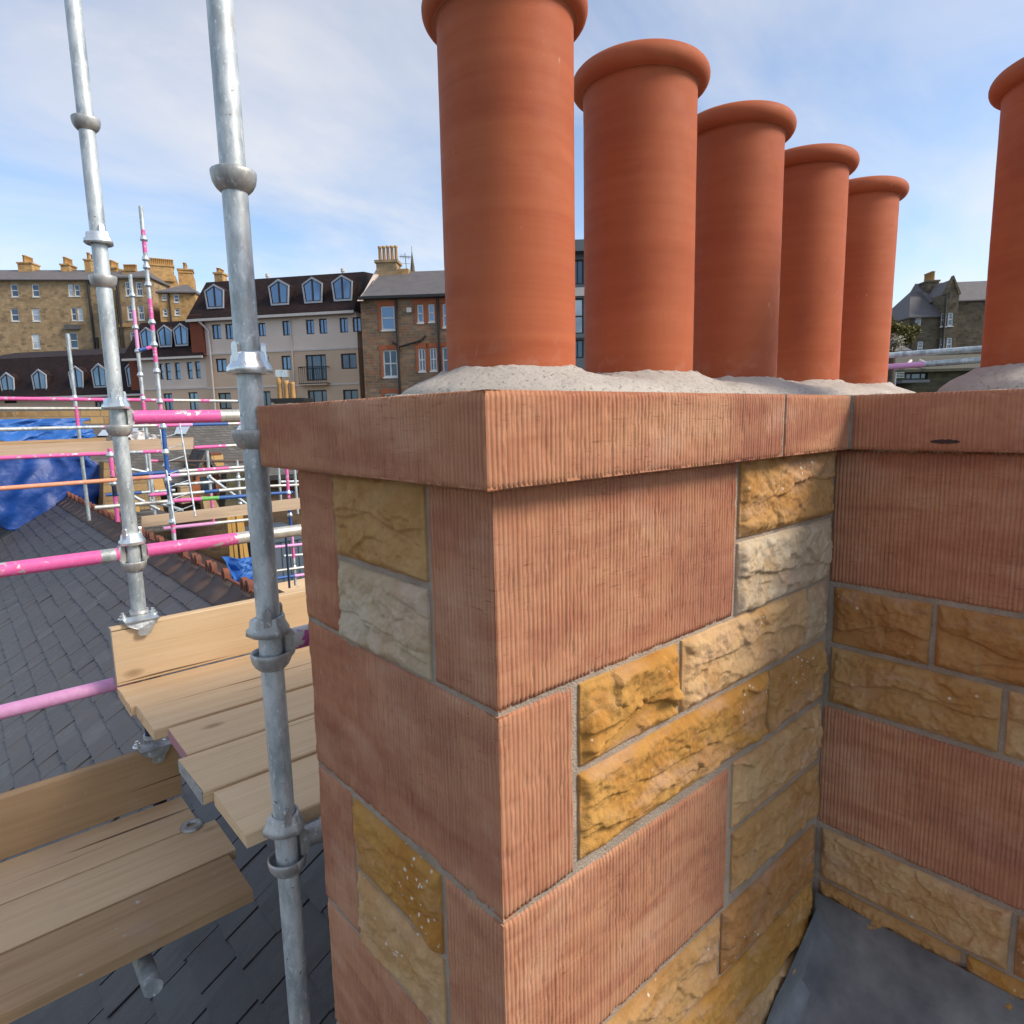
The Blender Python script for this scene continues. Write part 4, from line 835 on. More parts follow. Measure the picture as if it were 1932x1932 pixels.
strip('eaves_fascia', r, x0e, Zt-.16, x1e, Zt-.01, -.40, .12, TRIM); strip('rust_cladding', r, xr-.9, Zt, xr-.02, Zr-.5, -.05, .25, RUSTC)
for q in ((130, 690, 157, 736), (173, 685, 201, 732), (237, 680, 265, 731), (60, 696, 88, 740), (0, 702, 27, 746)): dormer(B3, r, *q, -.1)

# ---- brown sandstone house with white sashes
B = Site('sandstone_house', 'brown rubble house with red stone window surrounds and white sashes', 'building', 760, 42, math.radians(-4)); r = B.root
xl = B.at(684, 650)[0]; xr = B.at(1010, 650)[0]; Zt = B.at(760, 560)[1]; Zr = B.at(785, 512, 4.2)[1]
W1 = [(718.8, 577, 744.8, 622.5), (787, 574, 799, 608.5), (808, 573, 820, 607), (835, 572, 861, 617), (723, 660, 750, 711), (789.5, 657, 803, 700.5), (811, 656, 824.5, 699.5), (835, 654, 862, 704), (727, 742, 751, 790), (905, 569, 930, 613), (905, 650, 931, 700)]
wr = [B.rect(*w) for w in W1]; wall_holes('wall', r, xl, xr, 0, Zt, wr, 0, 10, BROWNM)
for i, q in enumerate(wr):
    window(r, q, 0, 'sash' if i < 4 else 'cross', WHITEP, SKYG if i < 4 else DIMG, .085, .08)
    mb = MB(); x0, z0, x1, z1 = q; m = .15
    mb.box((x0-m, -.035, z0-.1), (x0-.002, .0-.001, z1+.002)); mb.box((x1+.002, -.035, z0-.1), (x1+m, -.001, z1+.002)); mb.box((x0-m*1.5, -.038, z1+.004), (x1+m*1.5, -.001, z1+.30)); mb.build('window_surround', REDST, r)
roofpitch('roof', r, xl+.15, xr, -.35, Zt, 4.2, Zr, DSLATE); strip('gutter', r, xl, Zt-.12, xr, Zt+.04, -.30, .14, BLACKP)
mb = MB(); mb.prism([(-.55, Zt-.25), (-.25, Zt-.25), (4.3, Zr+.22), (4.3, Zr-.15)], xl-.05, xl+.30, lambda u, v, w: (w, u, v)); mb.build('skew_coping', CREAMR, r)
q0 = B.at(710, 520, 4.2); q1 = B.at(764, 500, 4.2); far_chimney(r, B.at(714, 500, 4.2)[0], B.at(752, 500, 4.2)[0], Zr-2.2, B.at(716, 500, 4.2)[1], 3.6, 4.8, TENE, 5, 1.05, POTG, .11)
mb = MB(); wx = B.at(752, 515, 4)[0]; mb.box((wx, 3.7, Zr-1), (wx+.75, 4.7, Zr+.10)); mb.build('stack_shoulder', TENG, r)
for px in (751.3, 829): xx = B.at(px, 650)[0]; pipe(r, [(xx, -.12, Zt), (xx, -.12, 2)], .075, BLACKP)
a = B.at(753, 655); c = B.at(795, 643); pipe(r, [(a[0], -.12, a[1]), (c[0], -.12, c[1]), (c[0]+.3, -.05, c[1]+.3)], .06, BLACKP); a = B.at(742, 645); c = B.at(752, 653); pipe(r, [(a[0], -.12, a[1]), (c[0], -.12, c[1])], .06, BLACKP)
q = B.rect(768, 581, 777, 590); strip('alarm_box', r, *q, 0, .18, TRIM)
# aerial
ar = tag(empty('tv_aerial', tuple(B.O+B.n*4.4+B.e*B.at(768, 510, 4.4)[0]+np.array([0, 0, Zr]))), 'thin metal television aerial beside the pots of the brown house', 'aerial')
mb = MB(); mb.cyl((0, 0, -.4), (-.12, 0, 1.25), .022, 8); mb.build('mast', BLACKP, ar)
mb = MB(); mb.cyl((-.55, 0, .98), (.35, 0, 1.05), .014, 6)
for i in range(7): x_ = -.5+.13*i; mb.cyl((x_, -.25, .985+.01*i), (x_, .25, .985+.01*i), .008, 6); mb.cyl((x_, 0, .86), (x_, 0, 1.14), .008, 6)
mb.cyl((-.35, 0, .55), (.25, 0, .60), .012, 6); mb.build('antenna', BLACKP, ar)
# ---- church spire far off
P = at(778.5, 511, 160); sp = tag(empty('church_spire', (P[0], P[1], -12)), 'distant slim stone church spire above the brown house roof', 'spire')
mb = MB(); zt = at(778, 474, 160)[2]+12; zb = at(778, 520, 160)[2]+12
mb.cyl((0, 0, zb-1), (0, 0, zt), .85, 8, .04); mb.build('spire', GREYM, sp); mb = MB(); mb.box((-1.0, -1.0, 0), (1.0, 1.0, zb-1)); mb.build('tower', GREYM, sp); mb = MB(); mb.cyl((0, 0, zt), (0, 0, zt+1.0), .05, 6); mb.build('finial', BLACKP, sp)
# ---- modern grey block seen in the gap between the pots
B = Site('modern_block', 'modern grey block with dark windows and pale bands, seen between the first two pots', 'building', 1093, 38, math.radians(-4)); r = B.root
GREYC = simple('grey_metal_cladding', (0.11, 0.125, 0.14), (0.14, 0.155, 0.17), 1, 0.5, 0.05, 0.004); xl = B.at(1030, 600)[0]; xr = B.at(1290, 600)[0]
Zt = B.at(1093, 458)[1]; lev = [(1060, 490, 1101, 537), (1060, 563, 1101, 630), (1060, 641, 1101, 676), (1120, 489, 1170, 536), (1120, 562, 1170, 629), (1190, 488, 1240, 535), (1190, 561, 1240, 628)]; wr = [B.rect(*w) for w in lev]
wall_holes('wall', r, xl, xr, 0, Zt-.6, wr, 0, 9, GREYC)
for i, q in enumerate(wr): window(r, q, 0, 'cas3' if i != 1 else 'cross', BLACKP, (DIMG, BLIND, DIMG, DIMG, BLIND, DIMG, DIMG)[i], .08)
a = B.at(1093, 543)[1]; c = B.at(1093, 559)[1]; strip('pale_band', r, xl, c, xr, a, -.001, .12, TRIM); mb = MB(); mb.box((xl-.5, -.7, Zt-.6), (xr+.5, 9.5, Zt)); mb.build('flat_roof', GREYC, r)
a = B.at(1093, 633)[1]; strip('pale_band', r, xl, a-.14, xr, a, -.001, .14, GREYC)

# ---- tenements on the hill, far left
T = Site('tenement', 'weathered stone tenement with paired white windows at the left edge', 'building', 176, 84, math.radians(6)); r = T.root
xl = T.at(-120, 600)[0]; xr = T.at(222, 600)[0]; Zt = T.at(140, 528)[1]; Zr = T.at(140, 509, 5)[1]
ws = [(128, 536, 138, 559), (140, 536, 150.5, 559), (134, 580, 144, 605), (146, 580, 156, 605), (131, 627, 146.5, 657), (60, 536, 74, 560), (60, 582, 75, 606), (20, 536, 34, 560), (20, 582, 35, 606), (60, 630, 75, 658), (190, 540, 200, 560)]
wr = [T.rect(*w) for w in ws]; wall_holes('wall', r, xl, xr, 0, Zt, wr, 0, 11, TENE)
for i, q in enumerate(wr): window(r, q, 0, 'sash', WHITEP, BLIND if i % 3 == 0 else DIMG, .11)
roofpitch('roof', r, xl-.2, xr, -.4, Zt, 5.2, Zr, DSLATE)
for q in ((128, 134, 526), ): pass
a = T.rect(124, 613, 152, 622); strip('lintel_ledge', r, *a, 0, .35, DSLATE); xx = T.at(174, 600)[0]; pipe(r, [(xx, -.15, Zt), (xx, -.15, 2)], .14, BLACKP); xx = T.at(180, 600)[0]; pipe(r, [(xx, -.15, Zt-7), (xx, -.15, 2)], .12, BLACKP)
far_chimney(r, T.at(165, 500, 5)[0], T.at(177, 500, 5)[0], Zt, T.at(170, 494, 5)[1], 4.2, 6.2, TENG, 2, .9, POTG, .2); far_chimney(r, T.at(205, 500, 5)[0], T.at(224, 500, 5)[0], Zt, T.at(215, 509, 5)[1], 4.2, 6, TENG, 6, .9, POTG, .2)
far_chimney(r, T.at(120, 500, 5)[0], T.at(136, 500, 5)[0], Zt, T.at(128, 503, 5)[1], 4.2, 6, TENG, 4, .9, POTG, .2); far_chimney(r, T.at(40, 500, 5)[0], T.at(66, 500, 5)[0], Zt, T.at(50, 500, 5)[1], 4.2, 6, TENG, 5, .9, POTG, .2)
T2 = Site('tenement', 'tenement with a bay of tall windows under a hipped slate roof, behind the thin poles', 'building', 258, 82, math.radians(4)); r = T2.root
xl = T2.at(224, 600)[0]; xr = T2.at(291, 600)[0]; Zt = T2.at(258, 523)[1]; Zr = T2.at(265, 509, 4)[1]
ws = [(236, 531, 250, 558.5), (256, 531, 269, 558.5), (240, 576, 254, 603.5), (260, 576, 272, 604), (246, 626, 259, 655), (263, 626, 276, 655)]; wr = [T2.rect(*w) for w in ws]; wall_holes('wall', r, xl, xr, 0, Zt, wr, 0, 9, TENE)
for q in wr: window(r, q, 0, 'grid', WHITEP, DIMG, .13)
roofpitch('roof', r, xl-.3, xr+.3, -.4, Zt, 4, Zr, DSLATE, .2, 2.4, 2.4); xx = xl+.3; pipe(r, [(xx, -.15, Zt), (xx, -.15, 2)], .14, BLACKP)
a = T2.at(258, 614)[1]; strip('string_course', r, xl, a-.2, xr, a+.1, 0, .2, TENG); far_chimney(r, T2.at(232, 500, 6)[0], T2.at(255, 500, 6)[0], Zt-1, T2.at(243, 513, 6)[1], 5.5, 7, TENG, 7, .8, POTG, .18)
T3 = Site('tenement_gable', 'sunlit golden tenement gable carrying a long chimney of many pots', 'building', 310, 86, math.radians(28)); r = T3.root
xl, xr = T3.at(288, 600)[0], T3.at(345, 600)[0]; zA, zB = T3.at(289, 497)[1], T3.at(327, 507)[1]
mb = MB(); mb.prism([(xl, 0), (xr, 0), (xr, T3.at(345, 545)[1]), (T3.at(331, 520)[0], T3.at(331, 520)[1]), (xl+.0, T3.at(288, 506)[1])], 0, 9, lambda u, v, w: (u, w, v)); mb.build('gable_wall', TENG, r)
far_chimney(r, xl, T3.at(327, 500)[0], T3.at(300, 530)[1], zA-.3, .0-.25, 1.3, TENG, 13, .9, POTG, .17)
T4 = Site('tenement_annex', 'low golden annex with hipped slate roof beside the mansard', 'building', 332, 80, math.radians(8)); r = T4.root
xl, xr = T4.at(303, 600)[0], T4.at(372, 600)[0]; Zt = T4.at(330, 551)[1]; Zr = T4.at(336, 536, 3)[1]; ws = [(305, 555, 314, 566), (327, 555, 338, 570.5), (307, 582.5, 316, 596), (329, 582, 339, 595)]; wr = [T4.rect(*w) for w in ws]; wall_holes('wall', r, xl, xr, 0, Zt, wr, 0, 7, TENG)
for q in wr: window(r, q, 0, 'sash', WHITEP, DIMG, .13)
roofpitch('roof', r, xl-.2, xr+.2, -.35, Zt, 3.4, Zr, DSLATE, .15, 2.0, 2.0); a = T4.at(340, 580); xx = T4.at(321, 580)[0]; pipe(r, [(xx, -.1, Zt), (xx, -.1, 3)], .1, BLACKP)
T5 = Site('tenement_chimney_block', 'tall golden chimney block with a flat head behind the annex', 'building', 350, 90, math.radians(22)); r = T5.root
xl, xr = T5.at(336, 520)[0], T5.at(364, 520)[0]; mb = MB(); mb.box((xl, 0, 0), (xr, 5, T5.at(350, 515)[1])); mb.build('wall', TENG, r); far_chimney(r, xl, xr, T5.at(350, 515)[1], T5.at(350, 510)[1], -.1, 2, TENG, 9, .8, POTG, .2)
T6 = Site('distant_chimney', 'small pale chimney with pots rising behind the mansard ridge', 'chimney', 410, 70); r = T6.root; far_chimney(r, T6.at(404, 520)[0], T6.at(419, 520)[0], 0, T6.at(410, 517)[1], 0, 1.2, TENG, 3, .45, POTG, .2)

# ---- dark stone villa, right
B = Site('stone_villa', 'dark stone villa with steep gable and white sash windows at the right', 'building', 1760, 72, math.radians(-6)); r = B.root
xl, xm, xr = B.at(1715, 620)[0], B.at(1773, 620)[0], B.at(1850, 620)[0]; Zt = B.at(1716, 598)[1]
ws = [(1727, 600, 1738.5, 623), (1731, 644, 1742, 668)]; wr = [B.rect(*w) for w in ws]; wall_holes('wall', r, xl, xm, 0, Zt, wr, 0, 9, GREYM)
for q in wr: window(r, q, 0, 'grid', WHITEP, DIMG, .12)
Zr = B.at(1762, 549, 4.5)[1]; roofpitch('roof', r, xl-.2, xm+.2, -.3, Zt, 4.5, Zr, DSLATE, .15, 2.2, 0)
ws = [(1775.5, 590.5, 1786.5, 616), (1788.5, 589.5, 1799, 615), (1773, 638, 1783.5, 662), (1786, 637, 1797, 661)]; wr = [B.rect(*w, -.5) for w in ws]; ze = B.at(1775, 556)[1]; za_ = B.at(1791, 528)[1]; xc = B.at(1791, 560)[0]; hw = xc-xm
wall_holes('gable_front', r, xm, xc+hw, 0, ze, wr, -.5, 9, GREYM)
for q in wr: window(r, q, -.5, 'grid', WHITEP, DIMG, .12)
mb = MB(); mb.prism([(xm, ze), (xc+hw, ze), (xc, za_)], -.5, -.1, lambda u, v, w: (u, w, v)); mb.build('gable_head', GREYM, r)
for sg in (-1, 1):
    mb = MB(); mb.prism([(xc+sg*(hw+.15), ze-.1), (xc+sg*(hw-.15), ze-.1), (xc, za_-.02), (xc, za_+.35)], -.62, -.12, lambda u, v, w: (u, w, v)); mb.build('skew_coping', GREYM, r)
x5 = B.at(1935, 600, 2)[0]; mb = MB(); mb.box((xc, 2, 0), (x5, 9.2, ze-.4)); mb.build('side_wing', GREYM, r); roofpitch('side_roof', r, xc-1, x5+.3, 1.7, ze-.4, 5.4, ze+2.2, DSLATE)
mb = MB(); mb.add([(xm, -.1, ze), (xc, -.1, za_), (xc, 9, za_), (xm, 9, ze), (xc+hw, -.1, ze), (xc+hw, 9, ze)], [(0, 1, 2, 3), (1, 4, 5, 2)]); mb.build('gable_roof', DSLATE, r)
pipe(r, [(xm+.1, -.62, ze), (xm+.1, -.62, 2)], .1, BLACKP); pipe(r, [(xl+.3, -.1, Zt), (xl+.3, -.1, 2)], .09, BLACKP); q = B.rect(1788.5, 552, 1792, 563, -.5); strip('slit_vent', r, *q, -.505, .02, BLACKP)
far_chimney(r, B.at(1744, 540, 4)[0], B.at(1765, 540, 4)[0], Zt, B.at(1752, 534, 4)[1], 3.3, 5.2, GREYM, 4, 1.0, POTG, .2)
L2 = Site('slate_house', 'low slate roofed house in front of the dark villa at the right', 'building', 1745, 30, math.radians(-5)); r = L2.root
xl, xr = L2.at(1655, 720)[0], L2.at(1990, 720)[0]; Zt = L2.at(1745, 697)[1]; ws = [L2.rect(1710, 703, 1751, 716)]; wall_holes('wall', r, xl, xr, 0, Zt, ws, 0, 6, m_masonry('mossy_dark_wall', (0.085, 0.075, 0.048), (0.11, 0.10, 0.06), (0.06, 0.055, 0.04), (0.07, 0.065, 0.045), .4, .18))
window(r, ws[0], 0, 'cas3', BLACKP, DIMG, .06); roofpitch('roof', r, xl, xr, -.3, Zt, 2.6, L2.at(1745, 671, 2.6)[1], simple('mossy_slate', (0.085, 0.08, 0.058), (0.12, 0.11, 0.075), 1.5, 0.9, 0.5, 0.03, 9))
mb = MB()
for i in range(4): q = L2.rect(1676, 703+i*3.0, 1706, 704.1+i*3.0, -1.4); mb.box((q[0], -1.42, q[1]), (q[2], -1.38, q[3]))
q = L2.rect(1689, 702, 1690.2, 715, -1.4); mb.box((q[0], -1.45, q[1]-.4), (q[2], -1.35, q[3])); mb.build('balcony_rail', MATS['galvanised_tube'], r)
mb = MB(); a = L2.rect(1700, 717, 1752, 722, -1.4); mb.box((a[0], -1.5, a[1]), (a[2], -.01, a[3])); mb.build('balcony_slab', GREYC, r)
for s_ in (-1, 1):
    a = L2.at(1722-s_*6 if s_ > 0 else 1733, 681, .4); c = L2.at(1722-s_*24+8 if s_ > 0 else 1752, 690, -.2); pipe(r, [(a[0], .3, a[1]), (c[0], -.45, c[1])], .07, TRIM, 'roof_flashing')
# trees beside the villa
LEAF = simple('spring_leaf', (0.17, 0.15, 0.035), (0.11, 0.095, 0.03), 2, 0.7, 0.1, 0.01); BLOS = simple('white_blossom', (0.60, 0.55, 0.46), (0.36, 0.31, 0.20), 1.5, 0.8, 0.1, 0.01); BARK = simple('tree_bark', (0.10, 0.075, 0.05), (0.06, 0.045, 0.03), 6, 0.9, 0.4, 0.02)
def tree(P, ztop, rad, mat, label, n, leaf, seed, name='tree'):
    rg = np.random.RandomState(seed); zb = -12.0; o = tag(empty(name, (P[0], P[1], zb)), label, 'tree'); H = ztop-zb; mb = MB(); zc_ = H-rad*1.0
    mb.cyl((0, 0, 0), (0, 0, zc_-rad*.3), .28, 10, .16); tips = []
    for i in range(9):
        a = i*2.4; p = np.array([math.cos(a)*rad*rg.uniform(.4, .75), math.sin(a)*rad*rg.uniform(.4, .75), zc_+rad*rg.uniform(-.3, .6)]); mb.cyl((0, 0, zc_-rad*.6+.1*i), p, .10, 6, .03); tips.append(p)
        for j in range(4): q = p+rg.normal(0, rad*.28, 3); mb.cyl(p, q, .035, 5, .012); tips.append(q)
    mb.build('trunk', BARK, o); tips = np.array(tips); c = tips[rg.randint(len(tips), size=n)]+rg.normal(0, rad*.17, (n, 3)); a = rg.normal(size=(n, 3)); b_ = rg.normal(size=(n, 3)); a /= np.linalg.norm(a, axis=1)[:, None]; b_ /= np.linalg.norm(b_, axis=1)[:, None]
    s = leaf*rg.uniform(.5, 1.3, (n, 1)); V = np.stack([c-a*s, c-b_*s*.6, c+a*s, c+b_*s*.6], 1).reshape(-1, 3); raw_mesh('crown', V, np.arange(4*n).reshape(n, 4), mat, o, False)
    return o
P = at(1697, 640, 62); tree(P, at(1697, 608, 62)[2], 1.3, LEAF, 'green spring tree between the farthest pot and the dark villa', 9000, .16, 3)
P = at(1683, 660, 26); tree(P, at(1683, 637, 26)[2], .42, BLOS, 'small white blossom tree close behind the farthest pot', 1500, .035, 4)
P = at(1722, 640, 95); tree(P, at(1712, 592, 95)[2], 2.2, LEAF, 'bare topped tree behind the dark villa', 5000, .14, 8)
H = Site('hip_house', 'grey roofed house partly hidden behind the farthest pot', 'building', 1690, 50); r = H.root
mb = MB(); a = H.rect(1640, 645, 1712, 662); mb.box((a[0], 0, 0), (a[2], 6, a[1])); mb.build('wall', GREYM, r); roofpitch('roof', r, a[0]-.2, a[2]+.2, -.3, a[1], 2.5, H.at(1690, 642, 2.5)[1], DSLATE)
far_chimney(r, H.at(1672, 620)[0], H.at(1684, 620)[0], a[1], H.at(1680, 616)[1], 1.5, 2.2, REDST, 2, .6, POTG, .16)
# handrails across the far side of the stack
hr = tag(empty('scaffold_handrails', (6.0, 1.3, -1.5)), 'two horizontal scaffold handrails, one part pink, behind the farthest pot', 'scaffold'); HO = np.array([6.0, 1.3, -1.5])
def thru(x0, y0, d0, x1, y1, d1, ext=.0): a = at(x0, y0, d0); b = at(x1, y1, d1); return a-(b-a)*ext, b+(b-a)*ext
a, b_ = thru(1677, 670.5, 5.6, 1808, 661, 5.25, .9); seg_tube('handrail', a, b_, [(1, GALV)], hr, off=HO); a, b_ = thru(1677, 692, 5.6, 1808, 682.5, 5.25, .9); seg_tube('handrail', a, b_, [(.515, LPINK), (1, GALV)], hr, off=HO)
for xx in (1640, 1935): p = at(xx, 690, 5.6 if xx < 1700 else 4.95); seg_tube('standard', (p[0], p[1], -1.5), (p[0], p[1], .95), [(1, GALV)], hr, off=HO)

# ------------------------------------------------------------------ roofs and scaffolds in the middle distance
def xt(px, py, Y): p = onY(px, py, Y); return p
M1x0, M1x1 = -1.5, 9.0
m1 = tag(empty('slated_house', (4, 17, -12)), 'grey slated house roof with rooflights and a small gabled dormer beyond the scaffolding', 'building'); MO = np.array([4, 17, -12.0])
ze, zr = onY(400, 893, 16)[2], onY(400, 793, 18.2)[2]
SLT2 = m_masonry('grey_slate_courses', (0.125, 0.118, 0.107), (0.16, 0.15, 0.135), (0.09, 0.085, 0.08), (0.085, 0.08, 0.075), .17, .06, 0.8)
mb = MB(); mb.add([(M1x0-4, -1-.3, ze-.15+12), (M1x1-4, -1-.3, ze-.15+12), (M1x1-4, 1.2, zr+12), (M1x0-4, 1.2, zr+12), (M1x1-4, 4.0, ze+12), (M1x0-4, 4.0, ze+12)], [(0, 1, 2, 3), (3, 2, 4, 5)]); mb.build('roof', SLT2, m1)
mb = MB(); mb.box((M1x0-4+.1, -.9, 0), (M1x1-4-.1, 3.6, ze-.2+12)); mb.build('wall', WALLST, m1); mb = MB(); mb.box((M1x0-4, -1.42, ze-.25+12), (M1x1-4, -1.31, ze-.13+12)); mb.build('gutter', BLACKP, m1)
pn = np.array([0, -(zr-ze+.15), 2.5]); pn /= np.linalg.norm(pn)
def onroof(px, py, h=0): 
    P0 = np.array([4, 15.7, ze-.15])+pn*h; d = ray(px, py); return CAM+d*((P0-CAM) @ pn)/(d @ pn)
WHG = m_glass('bright_rooflight_glass', (0.80, 0.86, 0.92), 0.5, 0.15)
for (a, b, c, d) in (((334, 803.5), (359, 803.5), (350, 819), (328, 819)), ((193, 811), (207, 811), (203, 822), (184, 822)), ((452, 800), (466, 799), (460, 819), (440, 820)), ((236, 808), (262, 806), (258, 816), (232, 818))):
    V = [onroof(*q, .05)-MO for q in (a, b, c, d)]+[onroof(*q, -.05)-MO for q in (a, b, c, d)]; mb = MB(); mb.add(V, [(3, 2, 1, 0), (0, 1, 5, 4), (1, 2, 6, 5), (2, 3, 7, 6), (3, 0, 4, 7)]); mb.build('rooflight', WHG, m1)
# dormer on it
dm = MB(); Yd = 15.35; ap = onY(385, 851, Yd); fl = onY(364, 884, Yd); fr_ = onY(411, 880, Yd); zb_ = onY(390, 950, Yd)[2]; hw = (fr_[0]-fl[0])/2*.72; cx = ap[0]; zf = (fl[2]+fr_[2])/2
dm.prism([(cx-hw, zb_), (cx+hw, zb_), (cx+hw, zf+.05), (cx, ap[2]-.12), (cx-hw, zf+.05)], 0, 2.0, lambda u, v, w: (u-MO[0], Yd+w-MO[1], v-MO[2])); dmo = dm.build('dormer', simple('ochre_boarding', (0.28, 0.155, 0.07), (0.20, 0.11, 0.05), 4, 0.85, 0.3, 0.01), m1)
for sg in (-1, 1):
    q = MB(); q.prism([(cx, ap[2]+.03), (cx+sg*(hw*1.4), zf-.12), (cx+sg*(hw*1.4), zf-.28), (cx, ap[2]-.13)], -.14, .9, lambda u, v, w: (u-MO[0], Yd+w-MO[1], v-MO[2])); q.build('dormer_roof', SLT2, dmo)
wa, wb = onY(376, 924, Yd), onY(412, 897, Yd); wxa, wxb = cx-hw*.72, cx+hw*.78
q = MB(); q.box((wxa-MO[0], Yd-.03-MO[1], wa[2]-MO[2]), (wxb-MO[0], Yd-.004-MO[1], wb[2]-MO[2])); q.build('window', DIMG, dmo); q = MB(); q.box((wxb+.02-MO[0], Yd-.05-MO[1], wa[2]-.2-MO[2]), (wxb+.22-MO[0], Yd-.003-MO[1], wb[2]+.1-MO[2])); q.build('window_jamb', simple('orange_jamb', (0.40, 0.13, 0.05), (0.30, 0.10, 0.04), 5, 0.8, 0.2, 0.01), dmo); q = MB(); q.box((wxa-.2-MO[0], Yd-.05-MO[1], wa[2]-.2-MO[2]), (wxa-.02-MO[0], Yd-.003-MO[1], wb[2]+.1-MO[2])); q.build('window_jamb', MATS['orange_jamb'], dmo)
q = MB(); c_ = onroof(408, 866, .1); q.box((c_[0]-.14-MO[0], c_[1]-.1-MO[1], c_[2]-.3-MO[2]), (c_[0]+.14-MO[0], c_[1]+.2-MO[1], c_[2]+.10-MO[2])); q.build('chimney', TENG, m1); q = MB(); q.box((c_[0]-.16-MO[0], c_[1]-.11-MO[1], c_[2]+.101-MO[2]), (c_[0]+.10-MO[0], c_[1]+.2-MO[1], c_[2]+.16-MO[2])); q.build('chimney_tile', CREST, m1)
# little chimney of gold pots in front of the cream block
G = Site('chimney_block', 'dark slab chimney with three gold pots in front of the cream block', 'chimney', 543, 27); r = G.root
a, c = G.at(512, 752), G.at(574, 752); mb = MB(); mb.box((a[0]+.1, 0, 0), (c[0]-.1, 1.1, a[1]-.16)); mb.build('stack', TENE, r); mb = MB(); mb.box((a[0], -.1, a[1]-.16), (c[0], 1.2, a[1])); mb.build('slab', BLACKP, r)
for px, py in ((529, 711), (541.5, 717), (553, 720)):
    u, v = G.at(px, 750, .4); t_ = G.at(px, py, .4)[1]; q = MB(); q.lathe((u, .4, a[1]-.02), [(.115, 0), (.10, .55), (.11, .60), (.11, t_-a[1]), (.06, t_-a[1])], 14); q.build('pot', POTG, r)
for px in (527, 538): u, v = G.at(px, 704, .4); q = MB(); q.box((u-.13, .3, v-.16), (u+.13, .55, v+.13)); q.build('cowl', ZINC, r)

# mid scaffolds: tubes on surveyed planes
def scaffold(label, loc): o = tag(empty('scaffold', loc), label, 'scaffold'); return o, np.array(loc, float)
def htube(root, off, Y, x0, y0, x1, y1, segs, name='ledger', r=R0): a = onY(x0, y0, Y); b = onY(x1, y1, Y); return seg_tube(name, a, b, [((q-x0)/(x1-x0) if q > 1 else q, m) for q, m in segs], root, r=r, n=10, off=off)
def vtube(root, off, Y, x, ym, y0, y1, segs, coup=(), r=R0):
    c = onY(x, ym, Y); za, zb = onY(x, y1, Y)[2], onY(x, y0, Y)[2]
    o = seg_tube('standard', (c[0], c[1], za), (c[0], c[1], zb), segs, root, r=r, n=12, off=off)
    for py in coup: zc = onY(x, py, Y)[2]; mb = MB(); mb.lathe((c[0]-off[0], c[1]-off[1], zc-off[2]), [(.024, -.03), (.042, -.015), (.042, .0), (.034, .02), (.026, .035)], 14); mb.build('coupler', ZINC, o)
    return o
f1, o1 = scaffold('pink and blue tube scaffold rising past the mansard roof, left of the second pole', (1.2, 8, -3.5))
vtube(f1, o1, 9.6, 256, 620, 519, 980, [(.40, GALV), (.52, PINK), (.70, GALV), (.86, LPINK), (1, GALV)], (558, 618, 662, 707, 752, 800))
vtube(f1, o1, 8.2, 285, 590, 393, 985, [(.35, GALV), (.40, PINK), (.52, GALV), (.58, PINK), (.62, GALV), (.72, PINK), (.86, GALV), (.93, PINK), (1, GALV)], (453, 490, 505, 538, 608, 650, 700, 758, 820, 880))
vtube(f1, o1, 10.5, 137, 715, 630, 985, [(.5, GALV), (.62, PINK), (1, GALV)], (750,))
htube(f1, o1, 9.0, 262, 661, 290, 654, [(.5, BLUE), (1, PINK)], 'brace')
htube(f1, o1, 9.6, -70, 751, 456, 757, [(302, PINK), (360, ALU), (380, PINK), (445, ALU), (1, BLUE)]); htube(f1, o1, 10.5, -70, 771, 205, 771, [(1, ALU)])
htube(f1, o1, 9.4, -70, 812, 460, 799, [(163, GALV), (195, PINK), (265, ALU), (318, PINK), (342, LPINK), (422, BLUE), (446, ALU), (1, LPINK)])
htube(f1, o1, 8.6, -70, 867, 312, 851, [(205, PINK), (262, GALV), (1, PINK)]); htube(f1, o1, 8.8, 366, 844.5, 470, 839, [(424, PINK), (1, ALU)])
f2, o2 = scaffold('lower tube scaffold with blue and pink standards between ridge and dormer house', (1.5, 8.5, -4.5))
vtube(f2, o2, 7.4, 317, 900, 800, 1030, [(.10, GALV), (.20, PINK), (.42, GALV), (.98, BLUE), (1, ALU)], (805, 853, 905, 950, 985))
vtube(f2, o2, 8.0, 214, 910, 846, 985, [(.35, PINK), (.62, NAVY), (1, PINK)], (858, 912))
htube(f2, o2, 7.8, -70, 927, 470, 886.5, [(250, ORNG), (310, LPINK), (1, ALU)]); htube(f2, o2, 8.6, 240, 896, 470, 880.5, [(330, BLUE), (365, ALU), (428, PINK), (1, ALU)])
htube(f2, o2, 8.2, 325, 934, 475, 920, [(382, ALU), (410, BLUE), (1, ALU)]); htube(f2, o2, 7.4, 326, 945, 475, 935, [(377, PINK), (410, GREEN), (1, BLUE)])
htube(f2, o2, 7.6, 179, 958, 318, 946, [(1, ALU)]); htube(f2, o2, 8.6, 308, 997, 475, 980, [(400, LPINK), (1, ALU)]); htube(f2, o2, 9.2, 283, 934, 318, 931, [(1, PINK)]); htube(f2, o2, 9.6, 245, 885, 312, 899, [(1, GALV)], 'brace'); htube(f2, o2, 8.4, 285, 945, 345, 963, [(1, GALV)], 'brace')
vtube(f2, o2, 12.5, 279, 895, 805, 990, [(1, GALV)], (888, 934)); vtube(f2, o2, 11.5, 453, 940, 868, 1095, [(.12, LPINK), (.3, GALV), (.4, LPINK), (1, GALV)], (900, 950, 1040))
